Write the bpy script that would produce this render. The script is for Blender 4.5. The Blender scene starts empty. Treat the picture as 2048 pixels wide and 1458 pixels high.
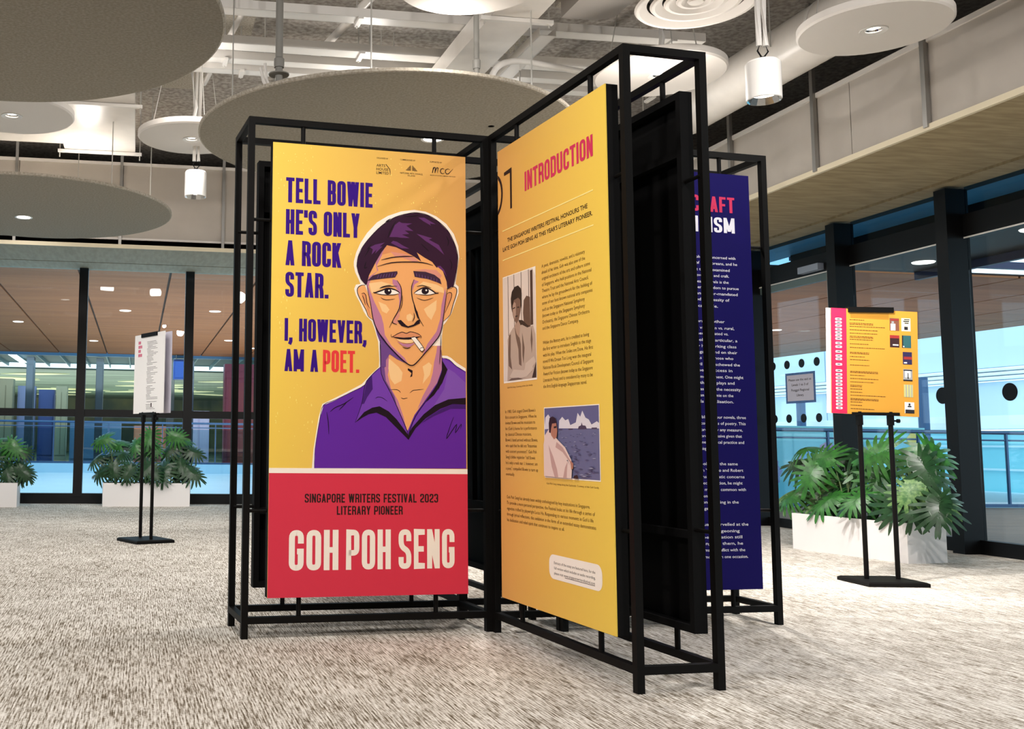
import bpy, bmesh, math, random
from mathutils import Vector, Matrix
random.seed(11)
C = bpy.context.scene.collection
S = bpy.context.scene
# ---------------------------------------------------------------- camera (solved from the photograph)
PITCH, ROLL, CAMH = 0.1024, 0.0124, 0.8749
cam = bpy.data.cameras.new('camera'); camo = bpy.data.objects.new('camera', cam); C.objects.link(camo)
cp, sp = math.cos(PITCH), math.sin(PITCH)
fw = Vector((0, cp, sp)); up0 = Vector((0, -sp, cp)); rt0 = Vector((1, 0, 0))
rt = rt0*math.cos(ROLL) + up0*math.sin(ROLL); up = -rt0*math.sin(ROLL) + up0*math.cos(ROLL)
M = Matrix((rt, up, -fw)).transposed().to_4x4(); M.translation = Vector((0, 0, CAMH)); camo.matrix_world = M
cam.sensor_width = 36; cam.lens = 2014.43/2048*36
cam.shift_x = (1024-557.1)/2048; cam.shift_y = -(729-678.16)/2048
cam.clip_start = .05; cam.clip_end = 300
S.camera = camo
# ---------------------------------------------------------------- world, light, exposure
YAW = math.radians(7.9)                       # the room's own axes
E1 = Vector((math.cos(YAW), math.sin(YAW), 0)); E2 = Vector((-math.sin(YAW), math.cos(YAW), 0))
def W(s, t, z=0.0): return E1*s + E2*t + Vector((0, 0, z))
w = bpy.data.worlds.new('world'); S.world = w; w.use_nodes = True
bg = w.node_tree.nodes['Background']; bg.inputs[0].default_value = (.76, .92, 1.0, 1); bg.inputs[1].default_value = 1.85
S.view_settings.view_transform = 'Standard'; S.view_settings.look = 'None'
S.view_settings.exposure = 0.33; S.view_settings.gamma = 1.0; S.view_settings.use_curve_mapping = False
def area(name, loc, size, power, col=(1, .93, .84), target=None, shape='DISK', size_y=None, spread=None):
    l = bpy.data.lights.new(name, 'AREA'); l.energy = power; l.color = col; l.shape = shape; l.size = size
    if size_y: l.size_y = size_y
    if spread: l.spread = spread
    o = bpy.data.objects.new(name, l); C.objects.link(o); o.location = loc
    if target is not None: o.rotation_euler = (Vector(target)-Vector(loc)).to_track_quat('-Z', 'Y').to_euler()
    return o
def spot(name, loc, target, power, angle, blend=.6, r=.05, col=(1, .93, .84)):
    l = bpy.data.lights.new(name, 'SPOT'); l.energy = power; l.color = col; l.spot_size = math.radians(angle); l.spot_blend = blend; l.shadow_soft_size = r
    o = bpy.data.objects.new(name, l); C.objects.link(o); o.location = loc
    o.rotation_euler = (Vector(target)-Vector(loc)).to_track_quat('-Z', 'Y').to_euler(); return o
def point(name, loc, power, r=.15, col=(1, .94, .88)):
    l = bpy.data.lights.new(name, 'POINT'); l.energy = power; l.color = col; l.shadow_soft_size = r
    o = bpy.data.objects.new(name, l); C.objects.link(o); o.location = loc; return o
WARM = (1, .955, .92)
# ceiling luminaires of the hall behind and beside the camera
for s_, t_, p, ts, tt in ((-2.6, -.8, 420, -.6, 5), (1.2, -1.2, 300, 1.4, 5), (-4.8, 3.0, 380, -1.2, 6.5), (-4.6, 8.0, 330, -3.4, 9.2), (4.4, 2.0, 240, 4.8, 6), (2.7, 9.6, 240, 2.8, 9.6), (4.3, 11.6, 130, 4.2, 11), (-1.3, 11.9, 260, -1.6, 11.2), (-6.5, 12, 220, -5, 11.5), (.2, 3.0, 200, .2, 3.0), (3.4, 4.4, 150, 3.6, 4.4)):
    spot('hall_light', W(s_, t_, 4.1), W(ts, tt, 0), p, 125, .9, .10, WARM)
spot('planter_added_spot', W(4.9, 7.0, 4.1), W(5.75, 7.75, 0), 140, 42, .5, .03, WARM)  # spots added to throw leaf shadows on the planters, no fixtures
spot('planter_added_spot', W(.1, 11.7, 3.7), W(.15, 13.72, .2), 110, 30, .5, .03, WARM)
# added point lamps without fixtures, brightening the services between the discs
for x, y, z, p in ((2.0, 8.6, 3.8, 16), (.3, 8.2, 3.9, 12), (-.6, 10.6, 3.6, 14), (3.5, 6.35, 3.25, 16), (4.0, 10.5, 3.7, 14), (-3.0, 8.2, 3.9, 12), (1.9, 6.0, 3.5, 10), (4.4, 7.6, 3.5, 8), (-2.2, 11.6, 3.7, 8)):
    point('services_fill', W(x, y, z), p, .12)
# unseen area lamps added to fill the atrium and concourse beyond the glass
area('atrium_fill', W(3, 24, .6), 9, 480, (1, .84, .66), W(3, 24, 3.5), 'RECTANGLE', 16)
area('atrium_fill', W(13, 20, .6), 6, 130, (1, .86, .78), W(13, 20, 3.5), 'RECTANGLE', 10)
area('atrium_daylight_fill', W(0, 24, 3.3), 10, 900, (.42, .78, 1), W(0, 24, 0), 'RECTANGLE', 20)
area('concourse_fill', W(-3, 46, .6), 14, 1300, (.95, 1, .82), W(-3, 46, 3), 'RECTANGLE', 20)
area('concourse_fill', W(-3, 31.4, 2.9), 14, 110, (.9, 1, 1), W(-3, 40, 1.6), 'RECTANGLE', 1)
# ---------------------------------------------------------------- materials
def lin(c):
    return tuple((v/255/12.92 if v/255 <= .04045 else ((v/255+.055)/1.055)**2.4) for v in c) + (1,)
def mat(name, col, rough=.6, metal=0, emit=0, noise=None, bump=0, spec=.5, nscale=40):
    m = bpy.data.materials.new(name); m.use_nodes = True; nt = m.node_tree; b = nt.nodes['Principled BSDF']
    b.inputs['Base Color'].default_value = lin(col); b.inputs['Roughness'].default_value = rough; b.inputs['Metallic'].default_value = metal
    b.inputs['Specular IOR Level'].default_value = spec
    if emit: b.inputs['Emission Color'].default_value = lin(col); b.inputs['Emission Strength'].default_value = emit
    if noise or bump:
        tc = nt.nodes.new('ShaderNodeTexCoord'); n = nt.nodes.new('ShaderNodeTexNoise'); n.inputs['Scale'].default_value = nscale; n.inputs['Detail'].default_value = 4
        nt.links.new(tc.outputs['Object'], n.inputs['Vector'])
        if noise:
            r = nt.nodes.new('ShaderNodeValToRGB'); r.color_ramp.elements[0].position = .36; r.color_ramp.elements[1].position = .66
            r.color_ramp.elements[0].color = lin(noise); r.color_ramp.elements[1].color = lin(col)
            nt.links.new(n.outputs['Fac'], r.inputs[0]); nt.links.new(r.outputs[0], b.inputs['Base Color'])
        if bump:
            bp = nt.nodes.new('ShaderNodeBump'); bp.inputs['Strength'].default_value = bump; bp.inputs['Distance'].default_value = .01
            nt.links.new(n.outputs['Fac'], bp.inputs['Height']); nt.links.new(bp.outputs[0], b.inputs['Normal'])
    return m
def glass(name, tint=(255, 255, 255), ior=1.45, rough=0.0):
    m = bpy.data.materials.new(name); m.use_nodes = True; nt = m.node_tree; nt.nodes.clear()
    o = nt.nodes.new('ShaderNodeOutputMaterial'); t = nt.nodes.new('ShaderNodeBsdfTransparent'); g = nt.nodes.new('ShaderNodeBsdfGlossy'); x = nt.nodes.new('ShaderNodeMixShader'); lw = nt.nodes.new('ShaderNodeLayerWeight'); lw.inputs[0].default_value = .5; pw = nt.nodes.new('ShaderNodeMath'); pw.operation = 'POWER'; pw.inputs[1].default_value = 4.0; nt.links.new(lw.outputs['Facing'], pw.inputs[0]); f = nt.nodes.new('ShaderNodeMath'); f.operation = 'MULTIPLY_ADD'; f.inputs[1].default_value = .35; f.inputs[2].default_value = .03; nt.links.new(pw.outputs[0], f.inputs[0])
    t.inputs[0].default_value = lin(tint); g.inputs['Roughness'].default_value = rough
    nt.links.new(f.outputs[0], x.inputs[0]); nt.links.new(t.outputs[0], x.inputs[1]); nt.links.new(g.outputs[0], x.inputs[2]); nt.links.new(x.outputs[0], o.inputs[0]); return m
def carpet():
    m = bpy.data.materials.new('woven carpet'); m.use_nodes = True; nt = m.node_tree; L = nt.links; N = nt.nodes.new
    b = nt.nodes['Principled BSDF']; b.inputs['Roughness'].default_value = .95; b.inputs['Specular IOR Level'].default_value = .1
    tc = N('ShaderNodeTexCoord')
    def noise(sx, sy, det, dist=0):
        mp = N('ShaderNodeMapping'); mp.inputs['Scale'].default_value = (sx, sy, 1); L.new(tc.outputs['Object'], mp.inputs[0])
        n = N('ShaderNodeTexNoise'); n.inputs['Scale'].default_value = 1; n.inputs['Detail'].default_value = det; n.inputs['Distortion'].default_value = dist; L.new(mp.outputs[0], n.inputs['Vector']); return n
    a = noise(210, 14, 2); c = noise(70, 190, 2); d = noise(1.2, 1.2, 2); e = noise(7, 4, 2); g = noise(120, 4.5, 1)
    def math_(op, x, y):
        q = N('ShaderNodeMath'); q.operation = op
        for i, v in enumerate((x, y)):
            if isinstance(v, (int, float)): q.inputs[i].default_value = v
            else: L.new(v, q.inputs[i])
        return q.outputs[0]
    sep = N('ShaderNodeSeparateXYZ'); L.new(tc.outputs['Object'], sep.inputs[0])
    ln = math_('SINE', math_('MULTIPLY', sep.outputs['X'], 2*math.pi/.0115), 0)      # loop rows
    v = math_('ADD', math_('MULTIPLY', a.outputs['Fac'], .52), math_('MULTIPLY', c.outputs['Fac'], .30))
    v = math_('ADD', v, math_('MULTIPLY', e.outputs['Fac'], .10)); v = math_('ADD', v, math_('MULTIPLY', d.outputs['Fac'], .06)); v = math_('ADD', v, math_('MULTIPLY', g.outputs['Fac'], .28)); v = math_('ADD', v, math_('MULTIPLY', ln, .028))
    r = N('ShaderNodeValToRGB'); cr = r.color_ramp; cr.elements[0].position = .505; cr.elements[0].color = lin((92, 80, 64)); cr.elements[1].position = .80; cr.elements[1].color = lin((238, 234, 227))
    k = cr.elements.new(.585); k.color = lin((148, 139, 125)); k = cr.elements.new(.65); k.color = lin((202, 196, 186))
    L.new(v, r.inputs[0]); L.new(r.outputs[0], b.inputs['Base Color'])
    bp = N('ShaderNodeBump'); bp.inputs['Strength'].default_value = .35; bp.inputs['Distance'].default_value = .004; L.new(v, bp.inputs['Height']); L.new(bp.outputs[0], b.inputs['Normal'])
    return m
def wood(name, c1, c2, sx, sy, rough=.5):
    m = bpy.data.materials.new(name); m.use_nodes = True; nt = m.node_tree; L = nt.links; N = nt.nodes.new
    b = nt.nodes['Principled BSDF']; b.inputs['Roughness'].default_value = rough
    tc = N('ShaderNodeTexCoord'); mp = N('ShaderNodeMapping'); mp.inputs['Scale'].default_value = (sx, sy, 1); L.new(tc.outputs['Object'], mp.inputs[0])
    n = N('ShaderNodeTexNoise'); n.inputs['Scale'].default_value = 1; n.inputs['Detail'].default_value = 5; L.new(mp.outputs[0], n.inputs['Vector'])
    r = N('ShaderNodeValToRGB'); r.color_ramp.elements[0].position = .35; r.color_ramp.elements[1].position = .65; r.color_ramp.elements[0].color = lin(c2); r.color_ramp.elements[1].color = lin(c1)
    L.new(n.outputs['Fac'], r.inputs[0]); L.new(r.outputs[0], b.inputs['Base Color']); return m
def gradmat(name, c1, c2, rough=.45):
    # background colour running from c1 (left) to c2 (right) across the board, local x 0..0.965
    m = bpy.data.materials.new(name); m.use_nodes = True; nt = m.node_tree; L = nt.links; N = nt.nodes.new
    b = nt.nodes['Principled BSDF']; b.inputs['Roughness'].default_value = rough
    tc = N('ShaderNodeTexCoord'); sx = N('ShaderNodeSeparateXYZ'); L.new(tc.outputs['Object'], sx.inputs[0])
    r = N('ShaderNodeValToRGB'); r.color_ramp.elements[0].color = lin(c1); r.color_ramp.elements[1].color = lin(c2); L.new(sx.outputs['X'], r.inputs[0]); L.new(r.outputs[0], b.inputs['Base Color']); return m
M_ = dict(
 black=mat('black powder-coated steel', (10, 8, 6), .6, 0, spec=.14, noise=(8, 6, 5), nscale=6), tray=mat('black board backing', (8, 7, 7), .8, spec=.15),
 felt=mat('grey mineral felt', (158, 150, 136), .95, noise=(140, 132, 117), bump=.5, nscale=55), feltedge=mat('speckled felt edge', (190, 182, 168), .95, noise=(156, 147, 132), bump=.3, nscale=60),
 white=mat('white painted metal', (226, 222, 216), .38), whitem=mat('white matt board', (222, 216, 209), .7), wallp=mat('warm grey wall panel', (186, 178, 168), .8, noise=(180, 172, 162), nscale=3),
 soffit=wood('cream fissured board', (172, 154, 118), (150, 132, 98), 3.5, 22, .8), soffitb=wood('grey green fissured board', (160, 155, 136), (146, 141, 122), 22, 3.5, .8), cream=mat('cream board edge', (224, 212, 184), .7),
 slab=mat('sprayed concrete slab', (180, 173, 165), .95, noise=(136, 128, 120), bump=.45, nscale=22), dark=mat('dark ceiling void', (58, 54, 48), .9), frame=mat('black window frame', (5, 5, 6), .5, spec=.25),
 galv=mat('galvanised steel', (150, 148, 144), .4, .7), pipe=mat('grey painted pipe', (128, 126, 120), .5), steelwire=mat('steel wire', (200, 198, 192), .35, .6), chrome=mat('chrome reflector', (215, 215, 215), .12, 1),
 lamp=mat('lit lamp', (255, 250, 240), .5, emit=6), duct=mat('white duct wrap', (228, 222, 214), .32, noise=(218, 212, 204), nscale=4),
 planter=mat('white laminate planter', (226, 222, 220), .5), soil=mat('dark soil', (44, 36, 28), .95, noise=(26, 20, 15), nscale=60), stem=mat('plant stem', (92, 112, 66), .5),
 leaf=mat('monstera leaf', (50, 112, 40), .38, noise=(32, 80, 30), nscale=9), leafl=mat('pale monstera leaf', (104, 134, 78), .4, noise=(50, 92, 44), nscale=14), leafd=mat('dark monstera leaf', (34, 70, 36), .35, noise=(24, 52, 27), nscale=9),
 glass=glass('window glass', (240, 247, 250)), glassr=glass('outer glass', (238, 246, 250)), glassb=glass('sky-tinted clerestory glass', (176, 208, 226)), balglass=glass('balustrade glass', (222, 240, 244)),  # clerestory tint carries the blue of the reflected sky
 carpet=carpet(), paper=mat('white paper', (240, 238, 236), .7), paperg=mat('lilac paper', (206, 202, 216), .7), paperb=mat('blue paper border', (52, 84, 142), .6, noise=(90, 130, 180), nscale=120),
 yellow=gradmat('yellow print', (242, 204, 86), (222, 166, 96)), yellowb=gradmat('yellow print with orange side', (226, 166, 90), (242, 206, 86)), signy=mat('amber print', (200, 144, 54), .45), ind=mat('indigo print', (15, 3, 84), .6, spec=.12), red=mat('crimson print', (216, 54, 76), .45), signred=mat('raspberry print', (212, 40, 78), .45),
 indigo=mat('indigo ink', (54, 12, 128), .6, spec=.15), coral=mat('coral ink', (232, 62, 62), .5), textdark=mat('dark ink', (46, 26, 24), .6), textb=mat('brown ink', (86, 50, 22), .6), w=mat('cream ink', (250, 240, 228), .5), lt=mat('white ink', (236, 232, 240), .5), ylt=mat('pale yellow ink', (255, 236, 150), .5), fleck=mat('worn print flecks', (250, 226, 120), .5), pinkt=mat('pink ink', (206, 70, 110), .5), craft=mat('rose ink', (210, 50, 92), .5))
INK = dict(cream=M_['w'], purple=mat('purple ink', (98, 38, 158), .5), skin=mat('orange skin ink', (240, 172, 108), .5), skin2=mat('tan skin ink', (222, 146, 96), .5), light=mat('light skin ink', (248, 204, 146), .5), lilac=mat('lilac shade ink', (190, 124, 156), .5), pink=mat('rose shade ink', (222, 148, 130), .5),
 plum=mat('plum ink', (112, 72, 140), .5), ink=mat('outline ink', (26, 10, 26), .5), violet=mat('violet ink', (116, 62, 174), .5), violet2=mat('light violet ink', (128, 82, 180), .5), dark=mat('deep purple ink', (66, 26, 110), .5), hair=mat('aubergine ink', (48, 18, 46), .5), hair2=mat('mid aubergine ink', (96, 48, 108), .5), brow=mat('brow ink', (62, 38, 62), .5), lip=mat('lip ink', (220, 146, 104), .5))
for _m in list(INK.values())+[M_[k] for k in ('yellow', 'yellowb', 'red', 'signy', 'signred', 'w', 'textdark', 'textb', 'coral', 'craft')]:
    _m.node_tree.nodes['Principled BSDF'].inputs['Specular IOR Level'].default_value = .2
# ---------------------------------------------------------------- mesh helpers
class MB:
    def __init__(s): s.v = []; s.f = []; s.mi = []; s.m = 0
    def add(s, vs, fs):
        n = len(s.v); s.v += [tuple(v) for v in vs]; s.f += [tuple(n+i for i in f) for f in fs]; s.mi += [s.m]*len(fs); return s
    def box(s, x0, x1, y0, y1, z0, z1):
        return s.add([(x, y, z) for z in (z0, z1) for y in (y0, y1) for x in (x0, x1)], [(0, 2, 3, 1), (4, 5, 7, 6), (0, 1, 5, 4), (1, 3, 7, 5), (3, 2, 6, 7), (2, 0, 4, 6)])
    def tube(s, pts, r, n=8, cap=True):
        pts = [Vector(p) for p in pts]; rings = []
        for i, p in enumerate(pts):
            d = (pts[min(i+1, len(pts)-1)]-pts[max(i-1, 0)]).normalized(); a = d.cross(Vector((0, 0, 1)))
            if a.length < .01: a = d.cross(Vector((1, 0, 0)))
            a.normalize(); b = d.cross(a); rr = r[i] if isinstance(r, (list, tuple)) else r
            rings.append([p+(a*math.cos(k*2*math.pi/n)+b*math.sin(k*2*math.pi/n))*rr for k in range(n)])
        vs = [v for ring in rings for v in ring]; fs = [(i*n+k, i*n+(k+1) % n, (i+1)*n+(k+1) % n, (i+1)*n+k) for i in range(len(pts)-1) for k in range(n)]
        if cap: fs += [tuple(range(n-1, -1, -1)), tuple((len(pts)-1)*n+k for k in range(n))]
        return s.add(vs, fs)
    def lathe(s, prof, n=48, c=(0, 0, 0)):
        # prof: (r, z) pairs, r 0 closes
        vs = []; idx = []
        for r, z in prof:
            if r <= 1e-6: idx.append([len(vs)]); vs.append((c[0], c[1], c[2]+z))
            else: idx.append(list(range(len(vs), len(vs)+n))); vs += [(c[0]+r*math.cos(k*2*math.pi/n), c[1]+r*math.sin(k*2*math.pi/n), c[2]+z) for k in range(n)]
        fs = []
        for a, b in zip(idx, idx[1:]):
            for k in range(n):
                k2 = (k+1) % n
                if len(a) == 1 and len(b) > 1: fs.append((a[0], b[k2], b[k]))
                elif len(b) == 1 and len(a) > 1: fs.append((a[k], a[k2], b[0]))
                elif len(a) > 1: fs.append((a[k], a[k2], b[k2], b[k]))
        return s.add(vs, fs)
    def build(s, name, m, parent=None, loc=None, rot=None, smooth=False, **props):
        me = bpy.data.meshes.new(name); me.from_pydata([tuple(v) for v in s.v], [], s.f); me.update()
        ms = m if isinstance(m, (list, tuple)) else [m]
        for q in ms: me.materials.append(q)
        if len(ms) > 1:
            for p, i in zip(me.polygons, s.mi): p.material_index = i
        if smooth:
            for p in me.polygons: p.use_smooth = True
            me.set_sharp_from_angle(angle=math.radians(35))
        return link(name, me, parent, loc, rot, **props)
def link(name, me, parent=None, loc=None, rot=None, **props):
    o = bpy.data.objects.new(name, me); C.objects.link(o)
    if parent: o.parent = parent
    if loc is not None: o.location = loc
    if rot is not None: o.rotation_euler = rot
    for k, v in props.items(): o[k] = v
    return o
def thing(name, label, cat, loc=(0, 0, 0), rz=0, group=None, kind=None):
    o = bpy.data.objects.new(name, None); C.objects.link(o); o.location = loc; o.rotation_euler = (0, 0, rz); o.empty_display_size = .1
    if kind: o['kind'] = kind
    if label: o['label'] = label
    if cat: o['category'] = cat
    if group: o['group'] = group
    return o
def tag(o, label, cat, group=None):
    o['label'] = label; o['category'] = cat
    if group: o['group'] = group
    return o
def boxm(x0, x1, y0, y1, z0, z1): return MB().box(x0, x1, y0, y1, z0, z1)
RY = (0, 0, YAW)
def room(name, mb, m, parent=None, **props):      # mesh given in room axes (s, t, z)
    return mb.build(name, m, parent, None if parent else (0, 0, 0), None if parent else RY, **props)
# ---------------------------------------------------------------- condensed poster lettering
def rpath(pts, rad, closed=False, n=5):
    out = []; N = len(pts)
    for i, p in enumerate(pts):
        if not closed and i in (0, N-1): out.append(p); continue
        a = pts[i-1]; b = pts[(i+1) % N]
        da = math.hypot(a[0]-p[0], a[1]-p[1]); db = math.hypot(b[0]-p[0], b[1]-p[1]); r = min(rad, da*.5, db*.5)
        if r < 1e-3: out.append(p); continue
        A = (p[0]+(a[0]-p[0])/da*r, p[1]+(a[1]-p[1])/da*r); B = (p[0]+(b[0]-p[0])/db*r, p[1]+(b[1]-p[1])/db*r)
        for k in range(n+1):
            t = k/n; out.append(((1-t)**2*A[0]+2*t*(1-t)*p[0]+t*t*B[0], (1-t)**2*A[1]+2*t*(1-t)*p[1]+t*t*B[1]))
    return out
def strip(pts, wv, wh, closed=False):
    n = len(pts); vs = []; fs = []
    for i, p in enumerate(pts):
        a = pts[i-1] if (closed or i > 0) else p; b = pts[(i+1) % n] if (closed or i < n-1) else p
        def nrm(u, v):
            d = math.hypot(v[0]-u[0], v[1]-u[1])
            return (-(v[1]-u[1])/d, (v[0]-u[0])/d) if d > 1e-9 else None
        n1 = nrm(a, p); n2 = nrm(p, b); n1 = n1 or n2; n2 = n2 or n1
        mx, my = n1[0]+n2[0], n1[1]+n2[1]; l = math.hypot(mx, my) or 1; mx /= l; my /= l
        k = 1/max(.5, mx*n1[0]+my*n1[1]); wd = math.sqrt((wv*mx)**2+(wh*my)**2)/2*k
        vs += [(p[0]+mx*wd, p[1]+my*wd), (p[0]-mx*wd, p[1]-my*wd)]
    m = n if closed else n-1
    for i in range(m):
        j = (i+1) % n; fs.append((2*i, 2*i+1, 2*j+1, 2*j))
    return vs, fs
def glyph(ch, Wd, a, b, r):
    # strokes of one condensed capital: list of (points, closed, radius)
    x0, x1, y0, y1, m = a/2, Wd-a/2, b/2, 1-b/2, .5; xm = Wd/2
    G = {
    'I': (a, [([(a/2, 0), (a/2, 1)], 0, 0)]), 'L': (Wd*.86, [([(x0, 1), (x0, y0), (Wd*.86, y0)], 0, 0)]),
    'T': (Wd*.96, [([(0, y1), (Wd*.96, y1)], 0, 0), ([(Wd*.48, 0), (Wd*.48, y1)], 0, 0)]),
    'E': (Wd*.88, [([(Wd*.88, y1), (x0, y1), (x0, y0), (Wd*.88, y0)], 0, 0), ([(x0, m), (Wd*.80, m)], 0, 0)]),
    'F': (Wd*.86, [([(Wd*.86, y1), (x0, y1), (x0, 0)], 0, 0), ([(x0, .48), (Wd*.78, .48)], 0, 0)]),
    'H': (Wd, [([(x0, 0), (x0, 1)], 0, 0), ([(x1, 0), (x1, 1)], 0, 0), ([(x0, m), (x1, m)], 0, 0)]),
    'O': (Wd, [([(x0, y0), (x1, y0), (x1, y1), (x0, y1)], 1, r)]),
    'C': (Wd, [([(x1, .66), (x1, y1), (x0, y1), (x0, y0), (x1, y0), (x1, .34)], 0, r)]),
    'G': (Wd, [([(x1, .665), (x1, y1), (x0, y1), (x0, y0), (x1, y0), (x1, .50)], 0, r), ([(x1+a/2, .47), (xm+.02, .47)], 0, 0)]),
    'S': (Wd, [([(x1, .70), (x1, y1), (x0, y1), (x0, .56), (x1, .44), (x1, y0), (x0, y0), (x0, .30)], 0, r)]),
    'D': (Wd, [([(x0, y0), (x1, y0), (x1, y1), (x0, y1)], 1, 0)]), 'U': (Wd, [([(x0, 1), (x0, y0), (x1, y0), (x1, 1)], 0, r)]),
    'P': (Wd, [([(x0, 0), (x0, y1), (x1, y1), (x1, .42), (x0, .42)], 0, 0)]),
    'R': (Wd, [([(x0, 0), (x0, y1), (x1, y1), (x1, .48), (x0, .48)], 0, 0), ([(x1-.06, .50), (x1, .30), (x1+.015, 0)], 0, 0)]),
    'B': (Wd, [([(x0, y0), (x1, y0), (x1, .51), (x0, .51)], 1, 0), ([(x0, .51), (x1-.01, .51), (x1-.01, y1), (x0, y1)], 1, 0)]),
    'N': (Wd, [([(x0, 0), (x0, 1)], 0, 0), ([(x1, 0), (x1, 1)], 0, 0), ([(x0, 1), (x1, 0)], 0, 0)]),
    'M': (Wd*1.32, [([(x0, 0), (x0, 1)], 0, 0), ([(Wd*1.32-x0, 0), (Wd*1.32-x0, 1)], 0, 0), ([(x0, 1), (Wd*.66, .1), (Wd*1.32-x0, 1)], 0, 0)]),
    'W': (Wd*1.42, [([(x0, 1), (Wd*.40, 0), (Wd*.71, 1), (Wd*1.02, 0), (Wd*1.42-x0, 1)], 0, 0)]),
    'V': (Wd*1.02, [([(x0, 1), (Wd*.51, 0), (Wd*1.02-x0, 1)], 0, 0)]),
    'A': (Wd*1.02, [([(x0, 0), (Wd*.51, 1)], 0, 0), ([(Wd*.51, 1), (Wd*1.02-x0, 0)], 0, 0), ([(Wd*.22, .27), (Wd*.80, .27)], 0, 0)]),
    'Y': (Wd*1.02, [([(x0, 1), (Wd*.51, .40), (Wd*1.02-x0, 1)], 0, 0), ([(Wd*.51, 0), (Wd*.51, .47)], 0, 0)]),
    'K': (Wd*1.02, [([(x0, 0), (x0, 1)], 0, 0), ([(x1, 1), (x0+.04, .42)], 0, 0), ([(x0+.10, .60), (x1+.02, 0)], 0, 0)]),
    '0': (Wd, [([(x0, y0), (x1, y0), (x1, y1), (x0, y1)], 1, r)]),
    '2': (Wd, [([(x0, .68), (x0, y1), (x1, y1), (x1, .55), (x0, .30), (x0, y0), (Wd, y0)], 0, r*.8)]),
    '3': (Wd, [([(x0, .72), (x0, y1), (x1, y1), (x1, m), (xm-.03, m)], 0, r*.8), ([(xm-.03, m), (x1, m), (x1, y0), (x0, y0), (x0, .28)], 0, r*.8)]),
    '.': (a, [([(a/2, 0), (a/2, b*1.05)], 0, 0)]), ',': (a, [([(a/2, b*1.05), (a/2, 0), (a*.15, -b)], 0, 0)]), "'": (a*.8, [([(a*.4, 1), (a*.4, .70)], 0, 0)]), ' ': (Wd*.52, [])}
    return G[ch]
def lettering(items, m, name, parent, y, kf=1.0):
    """items: (text, x0, x1, ztop, zbottom, weight, width, radius) in millimetres on the board"""
    for txt, X0, X1, Z1, Z0, a, Wd, r, sp in items:
        b = a*.80; x = 0; parts = []
        for ch in txt:
            adv, st = glyph(ch, Wd, a, b, r)
            for pts, cl, rad in st:
                if rad == 0 and any(abs(p[0]-q[0]) > .02 and abs(p[1]-q[1]) > .2 for p, q in zip(pts, pts[1:])):
                    for p, q in zip(pts, pts[1:]):          # slanted limbs, cut level at top and foot
                        if abs(p[1]-q[1]) < .01: continue
                        h = a*.48*math.sqrt(1+((p[0]-q[0])/(p[1]-q[1]))**2)
                        parts.append(([(p[0]-h+x, p[1]), (p[0]+h+x, p[1]), (q[0]+h+x, q[1]), (q[0]-h+x, q[1])], [(0, 1, 2, 3)]))
                    continue
                P = rpath(pts, rad, bool(cl)) if rad else pts
                if ch in 'DPB' and not rad:
                    P = []
                    for i, p in enumerate(pts):
                        if abs(p[0]-max(q[0] for q in pts)) < .02 and (cl or 0 < i < len(pts)-1): P += rpath([pts[i-1], p, pts[(i+1) % len(pts)]], r*.8)[1:-1]
                        else: P.append(p)
                if ch == 'R' and len(pts) == 5: P = [pts[0], pts[1]] + rpath([pts[1], pts[2], pts[3]], r*.8)[1:-1] + rpath([pts[2], pts[3], pts[4]], r*.8)[1:-1] + [pts[4]]
                q, f = strip(P, a, b, bool(cl)); parts.append(([(u+x, v) for u, v in q], f))
            x += adv + sp
        x -= sp; kx = (X1-X0)/x; kz = (Z1-Z0)
        mb = MB()
        for i, (vs, fs) in enumerate(parts): mb.add([((X0+u*kx)/1000, y-i*.000015, (Z0+v*kz)/1000) for u, v in vs], fs)
        last = mb.build(name, m, parent)
    return last
# ---------------------------------------------------------------- small running text with Blender's own built-in font
_tc = {}
def textmesh(txt, bold=0.0):
    k = (txt, bold)
    if k in _tc: return _tc[k]
    cu = bpy.data.curves.new('t', 'FONT'); cu.body = txt; cu.size = 1; cu.resolution_u = 2; cu.offset = bold
    o = bpy.data.objects.new('t', cu); C.objects.link(o)
    me = bpy.data.meshes.new_from_object(o.evaluated_get(bpy.context.evaluated_depsgraph_get()))
    vs = [(v.co.x, v.co.y) for v in me.vertices]; fs = [tuple(p.vertices) for p in me.polygons]
    bpy.data.objects.remove(o); bpy.data.curves.remove(cu); bpy.data.meshes.remove(me); _tc[k] = (vs, fs); return _tc[k]
def texts(items, m, name, parent, y, bold=0.0, **props):
    """items: (text, x0, x1, baseline z, cap height) in millimetres"""
    mb = MB()
    for txt, X0, X1, Z0, h in items:
        vs, fs = textmesh(txt, bold); a = min(v[0] for v in vs); b = max(v[0] for v in vs); kx = (X1-X0)/(b-a); kz = h/.70
        mb.add([((X0+(u-a)*kx)/1000, y, (Z0+v*kz)/1000) for u, v in vs], fs)
    return mb.build(name, m, parent, **props)
def para(lines, x0, x1, ztop, zbot, h):
    """lines of natural widths scaled so that the widest runs x0..x1"""
    ws = []
    for t in lines:
        vs, _ = textmesh(t); ws.append(max(v[0] for v in vs)-min(v[0] for v in vs))
    k = (x1-x0)/max(ws); n = len(lines)
    return [(t, x0, x0+w_*k, ztop-(ztop-zbot)*i/max(1, n-1), h) for i, (t, w_) in enumerate(zip(lines, ws))]
def flat(mb, pts, y): mb.add([(px/1000, y, pz/1000) for px, pz in pts], [tuple(range(len(pts)))])
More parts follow.
